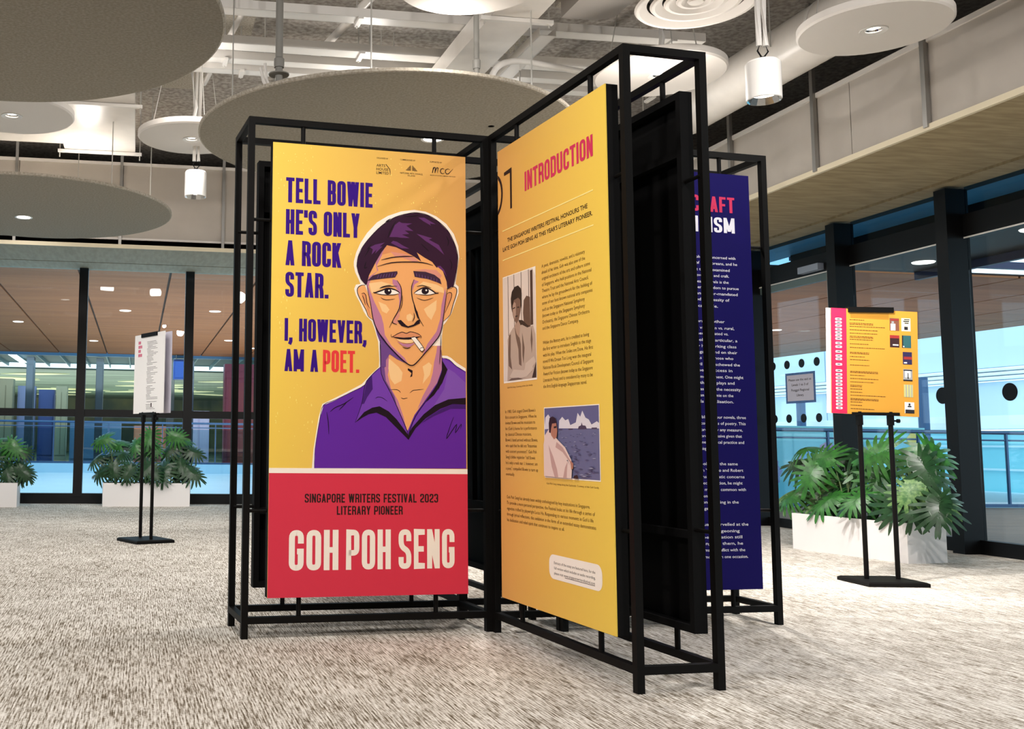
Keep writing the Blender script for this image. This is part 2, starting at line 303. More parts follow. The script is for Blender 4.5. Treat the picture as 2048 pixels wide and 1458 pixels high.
PORTRAIT = [
('p','cream',0,[201,579,208,668,230,810,248,875,310,905,369,935,439,972,480,1015,522,1055,524,1088,518,1175,512,1195,499,1239,486,1270,461,1292,446,1315,426,1359,408,1389,399,1420,408,1441,430,1445,421,1466,404,1499,397,1530,397,1551,408,1594,430,1643,462,1692,511,1746,566,1781,633,1807,700,1819,756,1814,812,1794,863,1760,902,1713,925,1654,930,1601,921,1546,910,1468,925,1455,925,1423,909,1380,889,1325,861,1282,846,1265,839,1212,836,1118,865,1118,888,1106,871,1118,913,1086,959,1060,959,583]),
('p','purple',0,[212,580,215,669,238,811,254,870,310,893,389,933,450,966,468,997,500,1029,530,1055,550,1106,819,1125,842,1106,871,1102,913,1070,959,1045,959,583]),
('s','ink',0.9,[212,580,215,669,238,811,254,870,310,895,389,934,452,968,490,1019,530,1055]),
('s','ink',0.8,[840,1108,876,1099,913,1068,959,1044]),
('p','skin',0,[532,1155,536,1028,576,947,622,832,665,758,699,833,756,909,813,987,837,1051,836,1165]),
('p','lilac',0,[532,1155,536,1020,579,942,618,846,658,765,646,818,617,899,581,957,566,1019,577,1078,563,1146]),
('p','plum',0,[532,1145,534,1018,579,942,612,870,600,918,557,990,550,1048,556,1116,552,1146]),
('p','lilac',0,[834,1165,837,1051,813,987,756,909,714,860,740,922,777,986,791,1035,798,1085,810,1134,814,1164]),
('p','light',0,[571,1097,620,1058,640,1031,634,992,600,974,579,1000,569,1049]),
('p','light',0,[740,1063,772,1084,787,1070,777,1025,740,980,748,1024]),
('s','ink',1.1,[579,949,607,950,622,945,630,936]),
('s','ink',1.1,[675,935,692,948,714,951,745,955]),
('s','ink',1.1,[632,912,644,908,665,912]),
('p','ink',0,[667,1053,690,1042,688,1015,677,1010,684,1030,665,1044]),
('p','violet',0,[460,988,500,1025,530,1053,540,1009,579,937,614,870,658,774,669,720,620,796,571,828,526,852,480,842,410,793,440,879]),
('p','dark',0,[462,988,488,1017,492,950,465,911,450,880,440,879]),
('p','ink',0,[406,791,450,841,490,863,526,870,571,847,610,811,667,739,670,714,620,761,557,820,510,840,472,832,440,814]),
('s','ink',1.0,[406,791,438,879,450,949,462,986,500,1029,530,1055]),
('s','ink',1.2,[530,1125,534,1023,579,937,618,856,661,758,670,716]),
('s','ink',1.0,[505,906,518,913,539,910,564,894]),
('p','violet',0,[842,1104,873,1092,913,1063,959,1038,958,908,870,906,797,871,740,829,683,770,671,746,702,824,761,902,818,982,842,1046]),
('p','violet2',0,[869,1057,902,1038,959,990,958,912,880,908,826,887,776,849,849,958]),
('p','ink',0,[669,716,671,746,688,775,745,837,802,881,870,910,958,919,958,886,891,888,828,864,755,818,704,770]),
('p','dark',0,[958,884,958,867,880,866,797,830,735,795,766,822,828,860,891,887]),
('s','ink',1.4,[670,716,673,751,704,826,761,905,816,982,839,1046,834,1145]),
('p','ink',0,[838,1096,866,1052,839,987,797,928,756,893,813,982,837,1041]),
('s','ink',1.0,[860,1037,834,987,818,953]),
('s','ink',1.2,[286,840,310,860,350,877,398,909]),
('s','ink',1.2,[328,848,350,870,365,885]),
('s','ink',1.2,[269,838,277,792,280,736]),
('s','ink',1.2,[896,827,878,783,859,724,885,758,911,791,904,752,934,793,930,770]),
('p','skin',0,[452,1438,439,1439,421,1429,415,1413,421,1390,439,1352,458,1324,469,1293,492,1277,490,1346,463,1413]),
('p','skin2',0,[434,1401,450,1402,463,1376,474,1330,484,1283,469,1303,458,1344,442,1375]),
('p','skin',0,[863,1443,881,1450,904,1450,914,1441,911,1414,895,1368,878,1314,845,1283,849,1350,861,1410]),
('p','skin2',0,[861,1415,884,1424,890,1411,875,1373,861,1335,851,1308,850,1350]),
('s','ink',1.2,[453,1440,439,1440,421,1431,414,1413,421,1387,441,1350,458,1321,469,1293,491,1277]),
('s','ink',1.2,[435,1398,447,1402,457,1389,462,1355,477,1330]),
('s','ink',1.2,[439,1391,447,1373,454,1344]),
('s','ink',1.2,[863,1443,881,1452,904,1452,915,1441,912,1414,896,1368,879,1315,845,1282]),
('s','ink',1.2,[860,1412,875,1424,888,1421,887,1400,869,1356,854,1324]),
('p','skin',0,[460,1449,469,1397,479,1351,492,1278,513,1227,546,1181,578,1146,627,1100,660,1075,682,1066,704,1076,749,1125,793,1174,824,1214,838,1260,850,1340,860,1409,867,1479,839,1537,778,1592,711,1616,644,1633,556,1644,501,1578,468,1502]),
('p','lilac',0,[561,1638,535,1606,504,1549,512,1510,473,1481,460,1449,469,1397,479,1351,492,1278,513,1227,556,1171,627,1100,666,1073,649,1101,584,1156,551,1207,544,1259,534,1295,499,1362,469,1434,485,1482,518,1515,510,1536,534,1585]),
('p','plum',0,[496,1270,518,1222,550,1186,578,1144,627,1099,666,1072,611,1094,567,1122,535,1154,513,1206]),
('p','plum',0,[528,1165,556,1140,578,1120,556,1089,556,1056,528,1056]),
('p','lilac',0,[860,1409,850,1340,838,1260,824,1214,776,1155,738,1114,765,1173,810,1232,830,1296,836,1360,856,1447]),
('p','skin2',0,[556,1638,600,1636,677,1614,722,1579,700,1591,644,1601,578,1603,534,1590]),
('p','pink',0,[578,1608,644,1601,694,1588,722,1568,688,1566,644,1580,600,1586]),
('p','pink',0,[699,1524,755,1532,811,1530,839,1505,828,1488,800,1508,755,1519]),
('p','lilac',0,[589,1476,611,1470,630,1442,634,1394,630,1357,620,1330,623,1372,614,1425,589,1455]),
('p','lilac',0,[694,1479,722,1470,699,1455,689,1423,687,1444]),
('p','light',0,[471,1450,534,1461,583,1450,605,1440,556,1438,512,1415,485,1403]),
('p','light',0,[710,1445,744,1471,811,1460,845,1446,850,1420,805,1428,755,1450]),
('p','light',0,[518,1365,556,1351,574,1328,559,1309,537,1319]),
('p','light',0,[746,1338,812,1385,809,1338,784,1287,763,1307]),
('p','pink',0,[630,1352,619,1325,592,1282,593,1261,622,1265,611,1277,625,1299,622,1320]),
('p','light',0,[660,1306,677,1314,691,1302,685,1280,666,1277,658,1290]),
('p','hair',0,[455,1441,431,1466,417,1500,410,1528,416,1573,438,1622,479,1675,534,1731,600,1776,666,1798,711,1805,767,1797,823,1768,874,1722,907,1659,921,1603,916,1541,898,1457,867,1439,863,1476,845,1524,825,1550,812,1542,789,1569,750,1588,711,1611,734,1568,694,1592,644,1615,605,1631,561,1638,534,1603,501,1546,471,1487,462,1447]),
('p','hair2',0,[573,1678,600,1738,622,1756,636,1750,688,1751,658,1738,694,1714,650,1715,673,1699,636,1694,675,1679,630,1678,611,1680]),
('p','hair2',0,[580,1650,591,1661,611,1657,644,1639,673,1627,633,1627,605,1639]),
('p','hair2',0,[710,1702,744,1695,790,1684,772,1677,823,1654,852,1606,812,1637,778,1657,756,1669]),
('p','hair2',0,[719,1782,750,1783,808,1754,778,1756,784,1746,745,1765]),
('p','hair2',0,[476,1623,501,1637,549,1650,525,1630,538,1630,501,1594,509,1615,484,1588,490,1614]),
('p','hair2',0,[814,1549,831,1552,851,1532,864,1500,845,1526]),
('s','ink',1.6,[484,1640,463,1613,474,1619,449,1575]),
('s','ink',1.6,[578,1768,556,1751,583,1758]),
('s','ink',1.6,[457,1554,449,1522,463,1528]),
('s','ink',1.6,[605,1757,578,1710,564,1672]),
('s','ink',1.6,[863,1699,874,1673,868,1651]),
('s','ink',1.6,[879,1587,890,1561,884,1534]),
('s','ink',1.6,[644,1783,689,1786,722,1794]),
('s','ink',1.6,[733,1654,756,1634,772,1619]),
('s','ink',1.0,[410,1528,416,1573,438,1622,479,1675,534,1731,600,1776,666,1798,711,1805,767,1797,823,1768,874,1722,907,1659,921,1603,916,1541,898,1457,867,1439]),
('p','brow',0,[464,1462,490,1488,534,1503,578,1510,612,1515,614,1505,601,1484,556,1478,501,1469]),
('p','brow',0,[693,1520,755,1519,800,1507,829,1487,837,1462,811,1472,766,1485,722,1489,700,1492]),
('s','plum',0.8,[512,1474,520,1494]),
('s','plum',0.8,[526,1476,534,1497]),
('s','plum',0.8,[540,1478,548,1499]),
('s','plum',0.8,[555,1481,561,1501]),
('s','plum',0.8,[569,1483,575,1503]),
('s','plum',0.8,[583,1485,589,1506]),
('s','plum',0.8,[598,1488,603,1508]),
('s','plum',0.8,[710,1493,708,1510]),
('s','plum',0.8,[725,1490,723,1507]),
('s','plum',0.8,[739,1487,738,1504]),
('s','plum',0.8,[754,1484,753,1501]),
('s','plum',0.8,[768,1481,768,1498]),
('s','plum',0.8,[783,1478,783,1495]),
('s','plum',0.8,[798,1475,798,1492]),
('s','plum',0.8,[812,1472,813,1489]),
('p','cream',0,[501,1405,534,1418,567,1430,600,1423,623,1409,589,1400,534,1399]),
('p','cream',0,[696,1413,722,1431,755,1442,788,1429,806,1417,766,1407,716,1406]),
('p','ink',0,[584,1416,581,1408,575,1402,565,1400,556,1401,549,1407,547,1414,549,1422,556,1428,565,1431,575,1429,581,1424]),
('p','ink',0,[772,1426,769,1418,762,1412,753,1409,743,1411,736,1416,734,1424,736,1432,743,1438,753,1441,762,1439,769,1434]),
('p','cream',0,[575,1420,575,1418,573,1416,571,1416,569,1416,567,1417,566,1420,567,1422,569,1423,571,1424,573,1424,575,1422]),
('p','cream',0,[763,1430,762,1427,760,1426,758,1425,756,1426,754,1427,754,1429,754,1431,756,1433,758,1434,760,1433,762,1432]),
('s','ink',2.2,[493,1409,501,1406,534,1418,567,1430,605,1423,626,1410]),
('s','ink',1,[501,1405,534,1399,589,1400,622,1408]),
('s','ink',1.2,[523,1428,561,1439,611,1443]),
('s','ink',1,[526,1431,556,1442,583,1446]),
('s','ink',1,[529,1384,556,1374,601,1381]),
('s','ink',2.2,[695,1412,722,1431,755,1442,788,1429,806,1418,821,1420]),
('s','ink',1,[705,1409,766,1407,806,1416,821,1416]),
('s','ink',1.2,[710,1445,738,1452,783,1442]),
('s','ink',1,[710,1391,749,1380,794,1395]),
('s','ink',1.6,[531,1564,583,1579,644,1588,695,1591]),
('s','ink',1.7,[512,1532,583,1554,666,1562,738,1563,793,1552]),
('s','ink',1.6,[611,1470,630,1439,633,1394,625,1346,611,1314,593,1284,572,1242]),
('s','ink',1.6,[697,1478,684,1444,686,1396,696,1360,713,1313,724,1287,744,1255]),
('s','ink',1.3,[592,1284,589,1266,611,1259]),
('s','ink',1.1,[638,1400,636,1357,622,1320]),
('s','ink',1.3,[695,1318,698,1297,688,1275]),
('p','ink',0,[612,1278,630,1281,655,1258,666,1252,694,1262,710,1281,724,1288,726,1269,694,1253,666,1245,633,1252,621,1265]),
('p','ink',0,[694,1357,713,1324,724,1287,713,1294,700,1328]),
('p','lip',0,[584,1200,611,1213,636,1223,658,1219,677,1226,710,1219,731,1207,693,1201,644,1197]),
('p','light',0,[606,1189,644,1187,710,1192,688,1175,660,1170,627,1175]),
('p','ink',0,[582,1200,644,1197,693,1202,732,1207,704,1194,666,1188,622,1190]),
('s','ink',1.2,[581,1212,584,1198,611,1213,636,1223,658,1218,678,1226,713,1219,732,1206,728,1197]),
('p','lilac',0,[611,1178,644,1168,682,1169,704,1176,682,1159,666,1151,638,1158]),
('s','ink',1.3,[638,1152,660,1146,678,1152]),
('p','cream',0,[681,1197,702,1202,745,1150,742,1139,731,1136]),
('s','ink',1.1,[681,1197,702,1202,745,1150,742,1138,730,1136,681,1197]),
('s','ink',0.9,[724,1144,733,1153,743,1151]),
('s','ink',1.8,[460,1444,469,1397,479,1351,492,1278,513,1227,546,1181,578,1146,627,1100,660,1075,682,1066,704,1076,749,1125,793,1174,824,1214,838,1260,850,1340,860,1409,866,1442]),
('s','ink',1.2,[526,1183,528,1118,530,1061]),
('s','ink',1.2,[832,1217,828,1127,823,1075]),
]
LEAVES_R=[(4.80,9.18,0.89),(4.81,9.30,0.73),(4.92,9.01,0.62),(5.00,8.94,0.83),(4.99,8.71,0.83),(5.04,8.80,0.68),(4.87,8.20,0.85),(4.99,8.36,0.63),(5.20,8.32,0.81),(5.18,7.99,0.85),(5.25,8.10,0.68),(4.99,7.92,0.56),(4.73,9.22,0.48),(4.67,9.12,0.36),(4.83,8.97,0.35),(4.89,8.82,0.47),(4.82,8.34,0.48),(4.85,8.49,0.41),(4.80,8.74,0.32),(5.08,8.67,0.42),(5.10,8.39,0.37),(5.01,7.91,0.42),(5.24,7.99,0.52),(5.07,7.71,0.38),(5.17,7.99,0.32),(4.95,8.06,0.45),(4.66,8.85,0.67),(5.06,8.65,0.70),(5.04,7.89,0.74),(4.75,8.83,0.80),(5.02,8.92,0.58),(5.13,8.46,0.52)]
LEAVES_L=[(-2.36,13.68,0.89),(-2.22,13.94,0.83),(-2.11,13.80,0.70),(-2.02,13.87,0.55),(-2.20,13.67,0.49),(-2.42,13.91,0.34),(-2.38,13.82,0.23),(-2.11,13.96,0.28),(-2.33,13.90,0.63),(-1.92,13.74,0.82),(-1.79,13.78,0.70),(-1.66,13.73,0.80),(-1.76,13.71,0.51),(-1.67,13.69,0.41),(-1.54,13.80,0.36),(-1.49,13.91,0.64),(-1.38,13.71,0.94),(-1.32,13.97,0.89),(-1.45,13.82,0.77),(-1.14,13.86,0.73),(-1.21,14.03,0.51),(-1.32,13.89,0.56),(-1.16,13.86,0.43),(-1.56,13.86,0.51),(-1.87,13.90,0.48),(-2.00,13.65,0.41),(-2.49,13.91,0.61),(-1.72,13.67,0.93),(-1.37,13.98,0.44)]
LEAVES_E=[(-3.60,13.49,0.86),(-3.45,13.26,0.78),(-3.37,13.50,0.70),(-3.61,13.34,0.72),(-3.48,13.42,0.54),(-3.33,13.27,0.46),(-3.52,13.26,0.43),(-3.29,13.33,0.35),(-3.73,13.50,0.86),(-3.72,13.27,0.59),(-3.81,13.43,0.42),(-3.52,13.52,0.41),(-3.65,13.51,0.55),(-3.40,13.36,0.37)]
from mathutils.geometry import tessellate_polygon
def flat(mb, pts, y):
    vs = [Vector((a/1000, b/1000, 0)) for a, b in pts]; tr = tessellate_polygon([vs])
    mb.add([(v.x, y, v.y) for v in vs], [tuple(t) for t in tr])
# ================================================================ the room
TG, SG = 14.4, 7.18
floor = room('floor', boxm(-11, SG+.1, -5, TG+.1, -.05, 0), M_['carpet'], kind='structure')
room('ceiling', boxm(-11, SG+.5, -5, TG+.5, 4.72, 4.8), M_['slab'], kind='structure')
room('wall_front', boxm(-11, SG+.5, -5.1, -5, 0, 4.72), M_['wallp'], kind='structure')
room('wall_left', boxm(-11.1, -11, -5, TG+.5, 0, 4.72), M_['wallp'], kind='structure')
room('wall_back', boxm(-11, SG+.5, TG+.12, TG+.3, 3.34, 4.72), M_['dark'], kind='structure')
room('wall_right', boxm(SG+.02, SG+.2, -5, TG+.3, 3.22, 4.72), M_['dark'], kind='structure')
# back glazing
def glazing_back():
    wn = thing('window_1', 'back curtain wall of black mullions and clear panes', None, (0, 0, 0), YAW, kind='structure')
    boxm(-11, SG, TG-.06, TG+.08, 0, .14).build('sill_rail', M_['frame'], wn)
    boxm(-11, SG, TG-.05, TG+.06, 1.20, 1.305).build('middle_rail', M_['frame'], wn)
    for k in range(-8, 5):
        s = .70+1.5*k
        if s < -11 or s > SG: continue
        boxm(s-.062, s+.062, TG-.075, TG+.07, .1, 3.31).build('mullion', M_['frame'], wn)
        for z0, z1 in ((.14, 1.20), (1.305, 3.33)):
            boxm(s+.062, min(s+1.438, SG), TG-.006, TG+.006, z0, z1).build('pane', M_['glass'], wn)
glazing_back()
# right glazing
def glazing_right():
    wn = thing('window_2', 'right curtain wall of deep black columns, transom and clear panes', None, (0, 0, 0), YAW, kind='structure')
    ts = [7.875-1.44*k for k in range(8, 0, -1)]+[7.875, 9.315, 10.83, 12.3, 13.8]
    for t in ts: boxm(SG-.18, SG+.04, t-.065, t+.065, 0, 3.18).build('mullion', M_['frame'], wn)
    for a, b in zip(ts, ts[1:]):
        door = 9 < a < 10
        boxm(SG-.02, SG+.06, a+.065, b-.065, 2.75, 2.95).build('transom', M_['frame'], wn)
        boxm(SG-.022, SG-.018, a+.065, b-.065, 2.735, 2.748).build('track_strip', M_['white'], wn)
        boxm(SG+.01, SG+.02, a+.065, b-.065, 2.95, 3.2).build('pane', M_['glassb'], wn)
        if not door:
            boxm(SG-.03, SG+.06, a+.065, b-.065, 0, .12).build('sill_rail', M_['frame'], wn)
            p = boxm(SG+.01, SG+.02, a+.065, b-.065, .12, 2.75).build('pane', M_['glassr'], wn)
    return wn
wr = glazing_right()
def dot(t, z, r, parent):
    mb = MB(); n = 24; mb.add([(SG+.004, t+r*math.cos(k*2*math.pi/n), z+r*math.sin(k*2*math.pi/n)) for k in range(n)]+[(SG+.007, t+r*math.cos(k*2*math.pi/n), z+r*math.sin(k*2*math.pi/n)) for k in range(n)], [tuple(range(n)), tuple(range(2*n-1, n-1, -1))]+[(k, (k+1) % n, n+(k+1) % n, n+k) for k in range(n)])
    mb.build('glass_marker_dot', M_['frame'], parent)
for t in (8.17, 7.46): dot(t, 1.37, .075, wr)
# the door
d = thing('door_1', 'glass door leaf with grey top rail and closer', None, (0, 0, 0), YAW, kind='structure')
boxm(SG-.02, SG+.03, 9.56, 9.60, 0, 2.86).build('frame_edge', mat('grey aluminium edge', (150, 150, 142), .4), d)
boxm(SG-.01, SG+.03, 9.60, 10.77, 2.66, 2.80).build('top_rail', mat('greyish green rail', (96, 112, 110), .4), d)
boxm(SG-.015, SG+.03, 9.60, 10.77, 2.80, 2.95).build('door_header', M_['frame'], d)
boxm(SG-.014, SG-.011, 9.60, 10.77, 2.80, 2.812).build('bright_strip', M_['white'], d)
boxm(SG-.01, SG+.03, 9.60, 10.77, 0, .10).build('bottom_rail', M_['frame'], d)
boxm(SG+.01, SG+.02, 9.60, 10.77, .10, 2.66).build('pane', M_['glassr'], d)
boxm(SG-.09, SG-.012, 9.64, 9.97, 2.77, 2.84).build('door_closer', mat('silver closer', (150, 160, 176), .4), d)
for z in (1.81, 1.21):
    for t in (9.85, 10.10, 10.35, 10.60): dot(t, z, .048, d)
# paper notice on the door
nt_ = thing('paper_notice', 'white printed notice with blue border taped to the glass door', 'notice', W(SG-.012, 10.36, 1.375), YAW-math.pi/2)
boxm(0, .50, -.002, 0, 0, .335).build('sheet', M_['paperb'], nt_)
boxm(.03, .47, -.004, -.002, .025, .31).build('sheet_centre', M_['paperg'], nt_)
texts([('Please use the exit at', 60, 440, 245, 26), ('Levels 1 to 3 of', 110, 390, 190, 26), ('Punggol Regional', 100, 400, 132, 26), ('Library.', 190, 310, 76, 26)], M_['textdark'], 'lettering', nt_, -.0045, .008)
# right soffit and bulkhead
room('trim_1', MB().box(5.67, 6.86, -5, 14.0, 3.20, 3.235).box(6.93, SG+.02, -5, 14.3, 3.20, 3.235), M_['soffit'], kind='structure')
room('trim_2', boxm(5.64, 5.67, -5, 12.75, 3.195, 3.24), M_['cream'], kind='structure')
room('trim_3', boxm(6.86, 6.93, -5, 14.2, 3.225, 3.26), M_['frame'], kind='structure')
bk = thing('bulkhead_panels', 'long warm grey bulkhead panelling over the right soffit', 'panelling', W(5.67, 0, 3.235), YAW)
k = -5.0; ts = [-3.31, -.85, 1.59, 4.03, 7.235, 9.675, 12.115]; prev = -5
for t in ts+[12.75]:
    boxm(0, .02, prev+.004, t-.004, 0, .62).build('panel', M_['wallp'], bk); prev = t
boxm(-.02, .02, -5, 12.75, .62, .66).build('top_channel', M_['whitem'], bk)
for k in range(-7, 5):
    t = 7.64+1.22*k
    boxm(-.045, -.012, t-.02, t+.02, -.02, 1.46).build('strut', M_['galv'], bk)
# back soffit and bulkhead
room('trim_4', MB().box(-11, 5.67, 12.75, 13.83, 3.30, 3.345).box(-11, SG, 13.87, TG+.1, 3.30, 3.345), M_['soffitb'], kind='structure')
room('trim_5', boxm(-11, 5.67, 12.735, 12.75, 3.30, 3.35), M_['cream'], kind='structure')
room('trim_6', boxm(-11, 5.67, 13.83, 13.87, 3.33, 3.36), M_['frame'], kind='structure')
bk = thing('bulkhead_panels', 'long pale bulkhead panelling over the back soffit with a dark slot under it', 'panelling', W(0, 12.79, 3.345), YAW)
prev = -11; 
for k in range(-8, 5):
    s = 1.04+1.30*k; 
    if s <= -11: continue
    if s > 5.67: break
    boxm(prev+.004, s-.004, 0, .02, .10, 1.04).build('panel', M_['wallp'], bk); prev = s
boxm(prev+.004, 5.66, 0, .02, .10, 1.04).build('panel', M_['wallp'], bk)
boxm(-11, 5.66, -.015, .02, 1.04, 1.08).build('top_channel', M_['whitem'], bk); boxm(-11, 5.66, -.01, .02, .075, .10).build('bottom_channel', M_['whitem'], bk)
for k in range(-8, 5):
    s = 1.03+1.31*k
    if s > 5.6: break
    boxm(s-.018, s+.018, -.035, -.008, -.02, 1.37).build('strut', M_['galv'], bk)
# ================================================================ ceiling services
def wires(mb, c, r, z0, z1, n=4, conv=.0, ph=.4):
    for k in range(n):
        a = ph+k*2*math.pi/n
        mb.tube([(r*math.cos(a), r*math.sin(a), z0), (r*math.cos(a)*(1-conv), r*math.sin(a)*(1-conv), z1)], .004, 5)
def downlight(parent, loc, r=.065, flush=False):
    o = MB().lathe([(r*.72, .0), (r, -.004), (r*1.18, -.006), (r*1.2, 0)], 32).build('downlight_ring', M_['white'], parent, loc)
    MB().lathe([(r*.98, -.003), (r*.6, .035), (r*.55, .04)], 32).build('reflector', M_['chrome'], o, (0, 0, 0), smooth=True)
    if flush: MB().lathe([(0, -.003), (r*.95, -.003)], 24).build('lamp', M_['lamp'], o, (0, 0, 0))
    else: MB().lathe([(0, .022), (r*.72, .022)], 24).build('lamp', M_['lamp'], o, (0, 0, 0))
def big_disc(x, y, z, r, label, dl=None):
    t = thing('acoustic_disc', label, 'ceiling panel', (x, y, z), 0, 'large felt ceiling discs')
    MB().lathe([(0, 0), (r-.012, 0)], 96).build('panel_face', M_['felt'], t)
    MB().lathe([(r-.012, 0), (r, .005), (r, .026), (r-.01, .03), (0, .03)], 96).build('panel_rim', M_['feltedge'], t)
    mb = MB(); 
    for k in range(6):
        a = .35+k*math.pi/3; MB().tube([(r*.86*math.cos(a), r*.86*math.sin(a), .05), (r*.86*math.cos(a), r*.86*math.sin(a), 4.72-z)], .006, 6).build('hanger_rod', M_['steelwire'], t)
    if dl: downlight(t, (dl[0]-x, dl[1]-y, -.001), .08, True)
    return t
big_disc(-1.80, 5.61, 3.3, 1.468, 'biggest round grey felt ceiling disc at the top left corner')
big_disc(.825, 7.855, 3.3, 1.484, 'round grey felt ceiling disc hanging behind the display with the portrait poster', (1.21, 7.82))
big_disc(-2.64, 10.54, 3.3, 1.479, 'round grey felt ceiling disc at left over the planters, one downlight in it', (-2.81, 10.85))
def small_disc(x, y, z, r, label, power, aim=None):
    t = thing('light_disc', label, 'ceiling light', (x, y, z), 0, 'small white disc lights')
    rr = .075
    MB().lathe([(rr, 0), (r-.012, 0), (r, .012), (r, .055), (r-.006, .06), (rr, .06)], 72).build('disc_body', M_['whitem'], t, smooth=True)
    downlight(t, (0, 0, 0), .07)
    mb = MB(); wires(mb, None, r*.8, .055, 4.72-z, 3, .55, .9); mb.build('suspension_wires', M_['steelwire'], t)
    MB().tube([(0, 0, .06), (.03, .01, .3), (-.02, .03, .7), (.04, .0, 4.72-z)], .022, 8).build('conduit', M_['white'], t, smooth=True)
    MB().lathe([(.09, .06), (.09, .12), (0, .12)], 24).build('lamp_housing', M_['white'], t)
    if power: spot('disc_lamp', (x, y, z-.03), aim or (x, y, 0), power, 110, .8, .06, WARM)
small_disc(-2.14, 7.78, 3.43, .488, 'white light disc tucked under the biggest felt disc at the far left', 90)
small_disc(-.81, 8.9, 3.6, .484, 'white light disc between the left ceiling sheet and the middle felt disc', 60)
small_disc(3.86, 6.33, 3.6, .451, 'white light disc in front of the fat round duct, top right', 150)
small_disc(2.785, 7.185, 3.6, .466, 'white light disc right behind the top of the tall frame', 300)
small_disc(1.12, 5.73, 3.6, .455, 'white light disc cut off by the top edge, over the middle felt disc', 170)
def can(x, y, z, label, power, aim, r=.1, h=.24):
    t = thing('cylinder_spotlight', label, 'spotlight', (x, y, z), 0, 'white cylinder spotlights')
    MB().lathe([(r*.97, -h/2), (r, -h/2+.004), (r, h/2-.012), (r-.01, h/2), (0, h/2)], 40).build('housing', M_['white'], t, smooth=True)
    MB().lathe([(r*.97, -h/2), (r*.72, -h/2+.045)], 12).build('reflector', M_['chrome'], t)
    MB().lathe([(0, -h/2+.04), (r*.74, -h/2+.04)], 24).build('lamp', M_['lamp'], t)
    MB().lathe([(.02, h/2), (.02, h/2+.03), (0, h/2+.03)], 12).build('cap', M_['tray'], t)
    for dx in (-.018, .022):
        MB().tube([(dx, 0, h/2+.10), (dx*.9, .01, h/2+.35), (dx+.02, .0, 4.72-z)], .017, 8).build('conduit', M_['white'], t, smooth=True)
    MB().tube([(0, 0, h/2+.02), (-.03, 0, h/2+.07), (-.01, 0, h/2+.12)], .005, 6).build('cable', M_['tray'], t)
    MB().tube([(0, 0, h/2+.02), (.04, .01, h/2+.07), (.015, 0, h/2+.12)], .005, 6).build('cable', M_['tray'], t)
    spot('can_lamp', (x, y, z-h/2-.01), aim, power, 75, .7, .035, WARM)
can(2.92, 5.91, 3.09, 'white cylinder spotlight hanging in front of the fat duct, upper right', 330, (4.6, 7.6, .2))
can(-.785, 9.12, 3.24, 'small white cylinder spotlight hanging left of the portrait display', 170, (-1.9, 12.6, .2))
# round air diffuser
t = thing('air_diffuser', 'round white ring air diffuser at the top edge, above the tall frame', 'air vent', (2.66, 6.22, 3.7))
for r0, z in ((.365, 0), (.27, .012), (.185, .02), (.11, .028)):
    MB().lathe([(r0-.065, .035+z), (r0-.02, z), (r0, z), (r0+.012, .012+z), (r0-.02, .05+z), (r0-.065, .035+z)], 56).build('ring', M_['whitem'], t, smooth=True)
MB().lathe([(0, .02), (.045, .022), (.055, .035)], 32).build('centre_cap', M_['whitem'], t, smooth=True)
MB().lathe([(.31, .045), (.30, .30), (.29, 1.02)], 40).build('neck_duct', M_['galv'], t)
MB().lathe([(0, .10), (.3, .10)], 40).build('throat', M_['dark'], t)
# fat round duct
t = thing('round_duct', 'fat white round air duct running along the right side of the ceiling', 'air duct', W(5.05, 0, 4.02), YAW)
MB().tube([(0, -5, 0), (0, 13.6, 0)], .213, 32).build('duct_tube', M_['duct'], t, smooth=True)
for k in range(9):
    y = -3.4+k*2.0; MB().lathe([(.2145, -.02), (.218, -.015), (.218, .015), (.2145, .02)], 40).build('seam_band', M_['white'], t, (0, y, 0), (math.pi/2, 0, 0))
    for sx in (-.224, .224): MB().tube([(sx, y+.4, -.02), (sx, y+.4, .7)], .006, 6).build('hanger_rod', M_['steelwire'], t)
# rectangular ducts
t = thing('rectangular_duct', 'wide white rectangular duct rising over the middle felt disc', 'air duct', W(0, 0, 0), YAW)
MB().box(2.50, 2.86, -5, 7.3, 4.02, 4.19).build('duct_run', M_['duct'], t)
MB().add([(2.50, 7.3, 4.02), (2.86, 7.3, 4.02), (2.86, 7.3, 4.19), (2.50, 7.3, 4.19), (2.50, 8.9, 4.05), (2.86, 8.9, 4.05), (2.86, 8.9, 4.19), (2.50, 8.9, 4.19)], [(0, 1, 5, 4), (1, 2, 6, 5), (2, 3, 7, 6), (3, 0, 4, 7), (4, 5, 6, 7)]).build('duct_taper', M_['duct'], t)
for y in (3.4, 5.2, 6.86):
    MB().box(2.42, 2.98, y-.02, y+.02, 3.985, 4.015).build('trapeze_bar', M_['white'], t)
    for x in (2.45, 2.95): MB().tube([(x, y, 3.96), (x, y, 4.72)], .006, 6).build('hanger_rod', M_['steelwire'], t)
t = thing('fan_coil_unit', 'grey sheet metal fan coil box at the top edge between duct and diffuser', 'air unit', W(0, 0, 0), YAW)
MB().add([(3.02, 4.6, 4.02), (3.40, 4.6, 4.02), (3.40, 6.72, 4.02), (3.30, 6.80, 4.02), (3.02, 6.80, 4.02), (3.02, 4.6, 4.5), (3.40, 4.6, 4.5), (3.40, 6.72, 4.5), (3.30, 6.80, 4.5), (3.02, 6.80, 4.5)], [(4, 3, 2, 1, 0), (5, 6, 7, 8, 9), (0, 1, 6, 5), (1, 2, 7, 6), (2, 3, 8, 7), (3, 4, 9, 8), (4, 0, 5, 9)]).build('casing', mat('grey sheet metal', (158, 152, 145), .45), t)
MB().box(3.10, 3.24, 6.35, 6.37, 4.005, 4.02).build('drain_slot', M_['dark'], t)
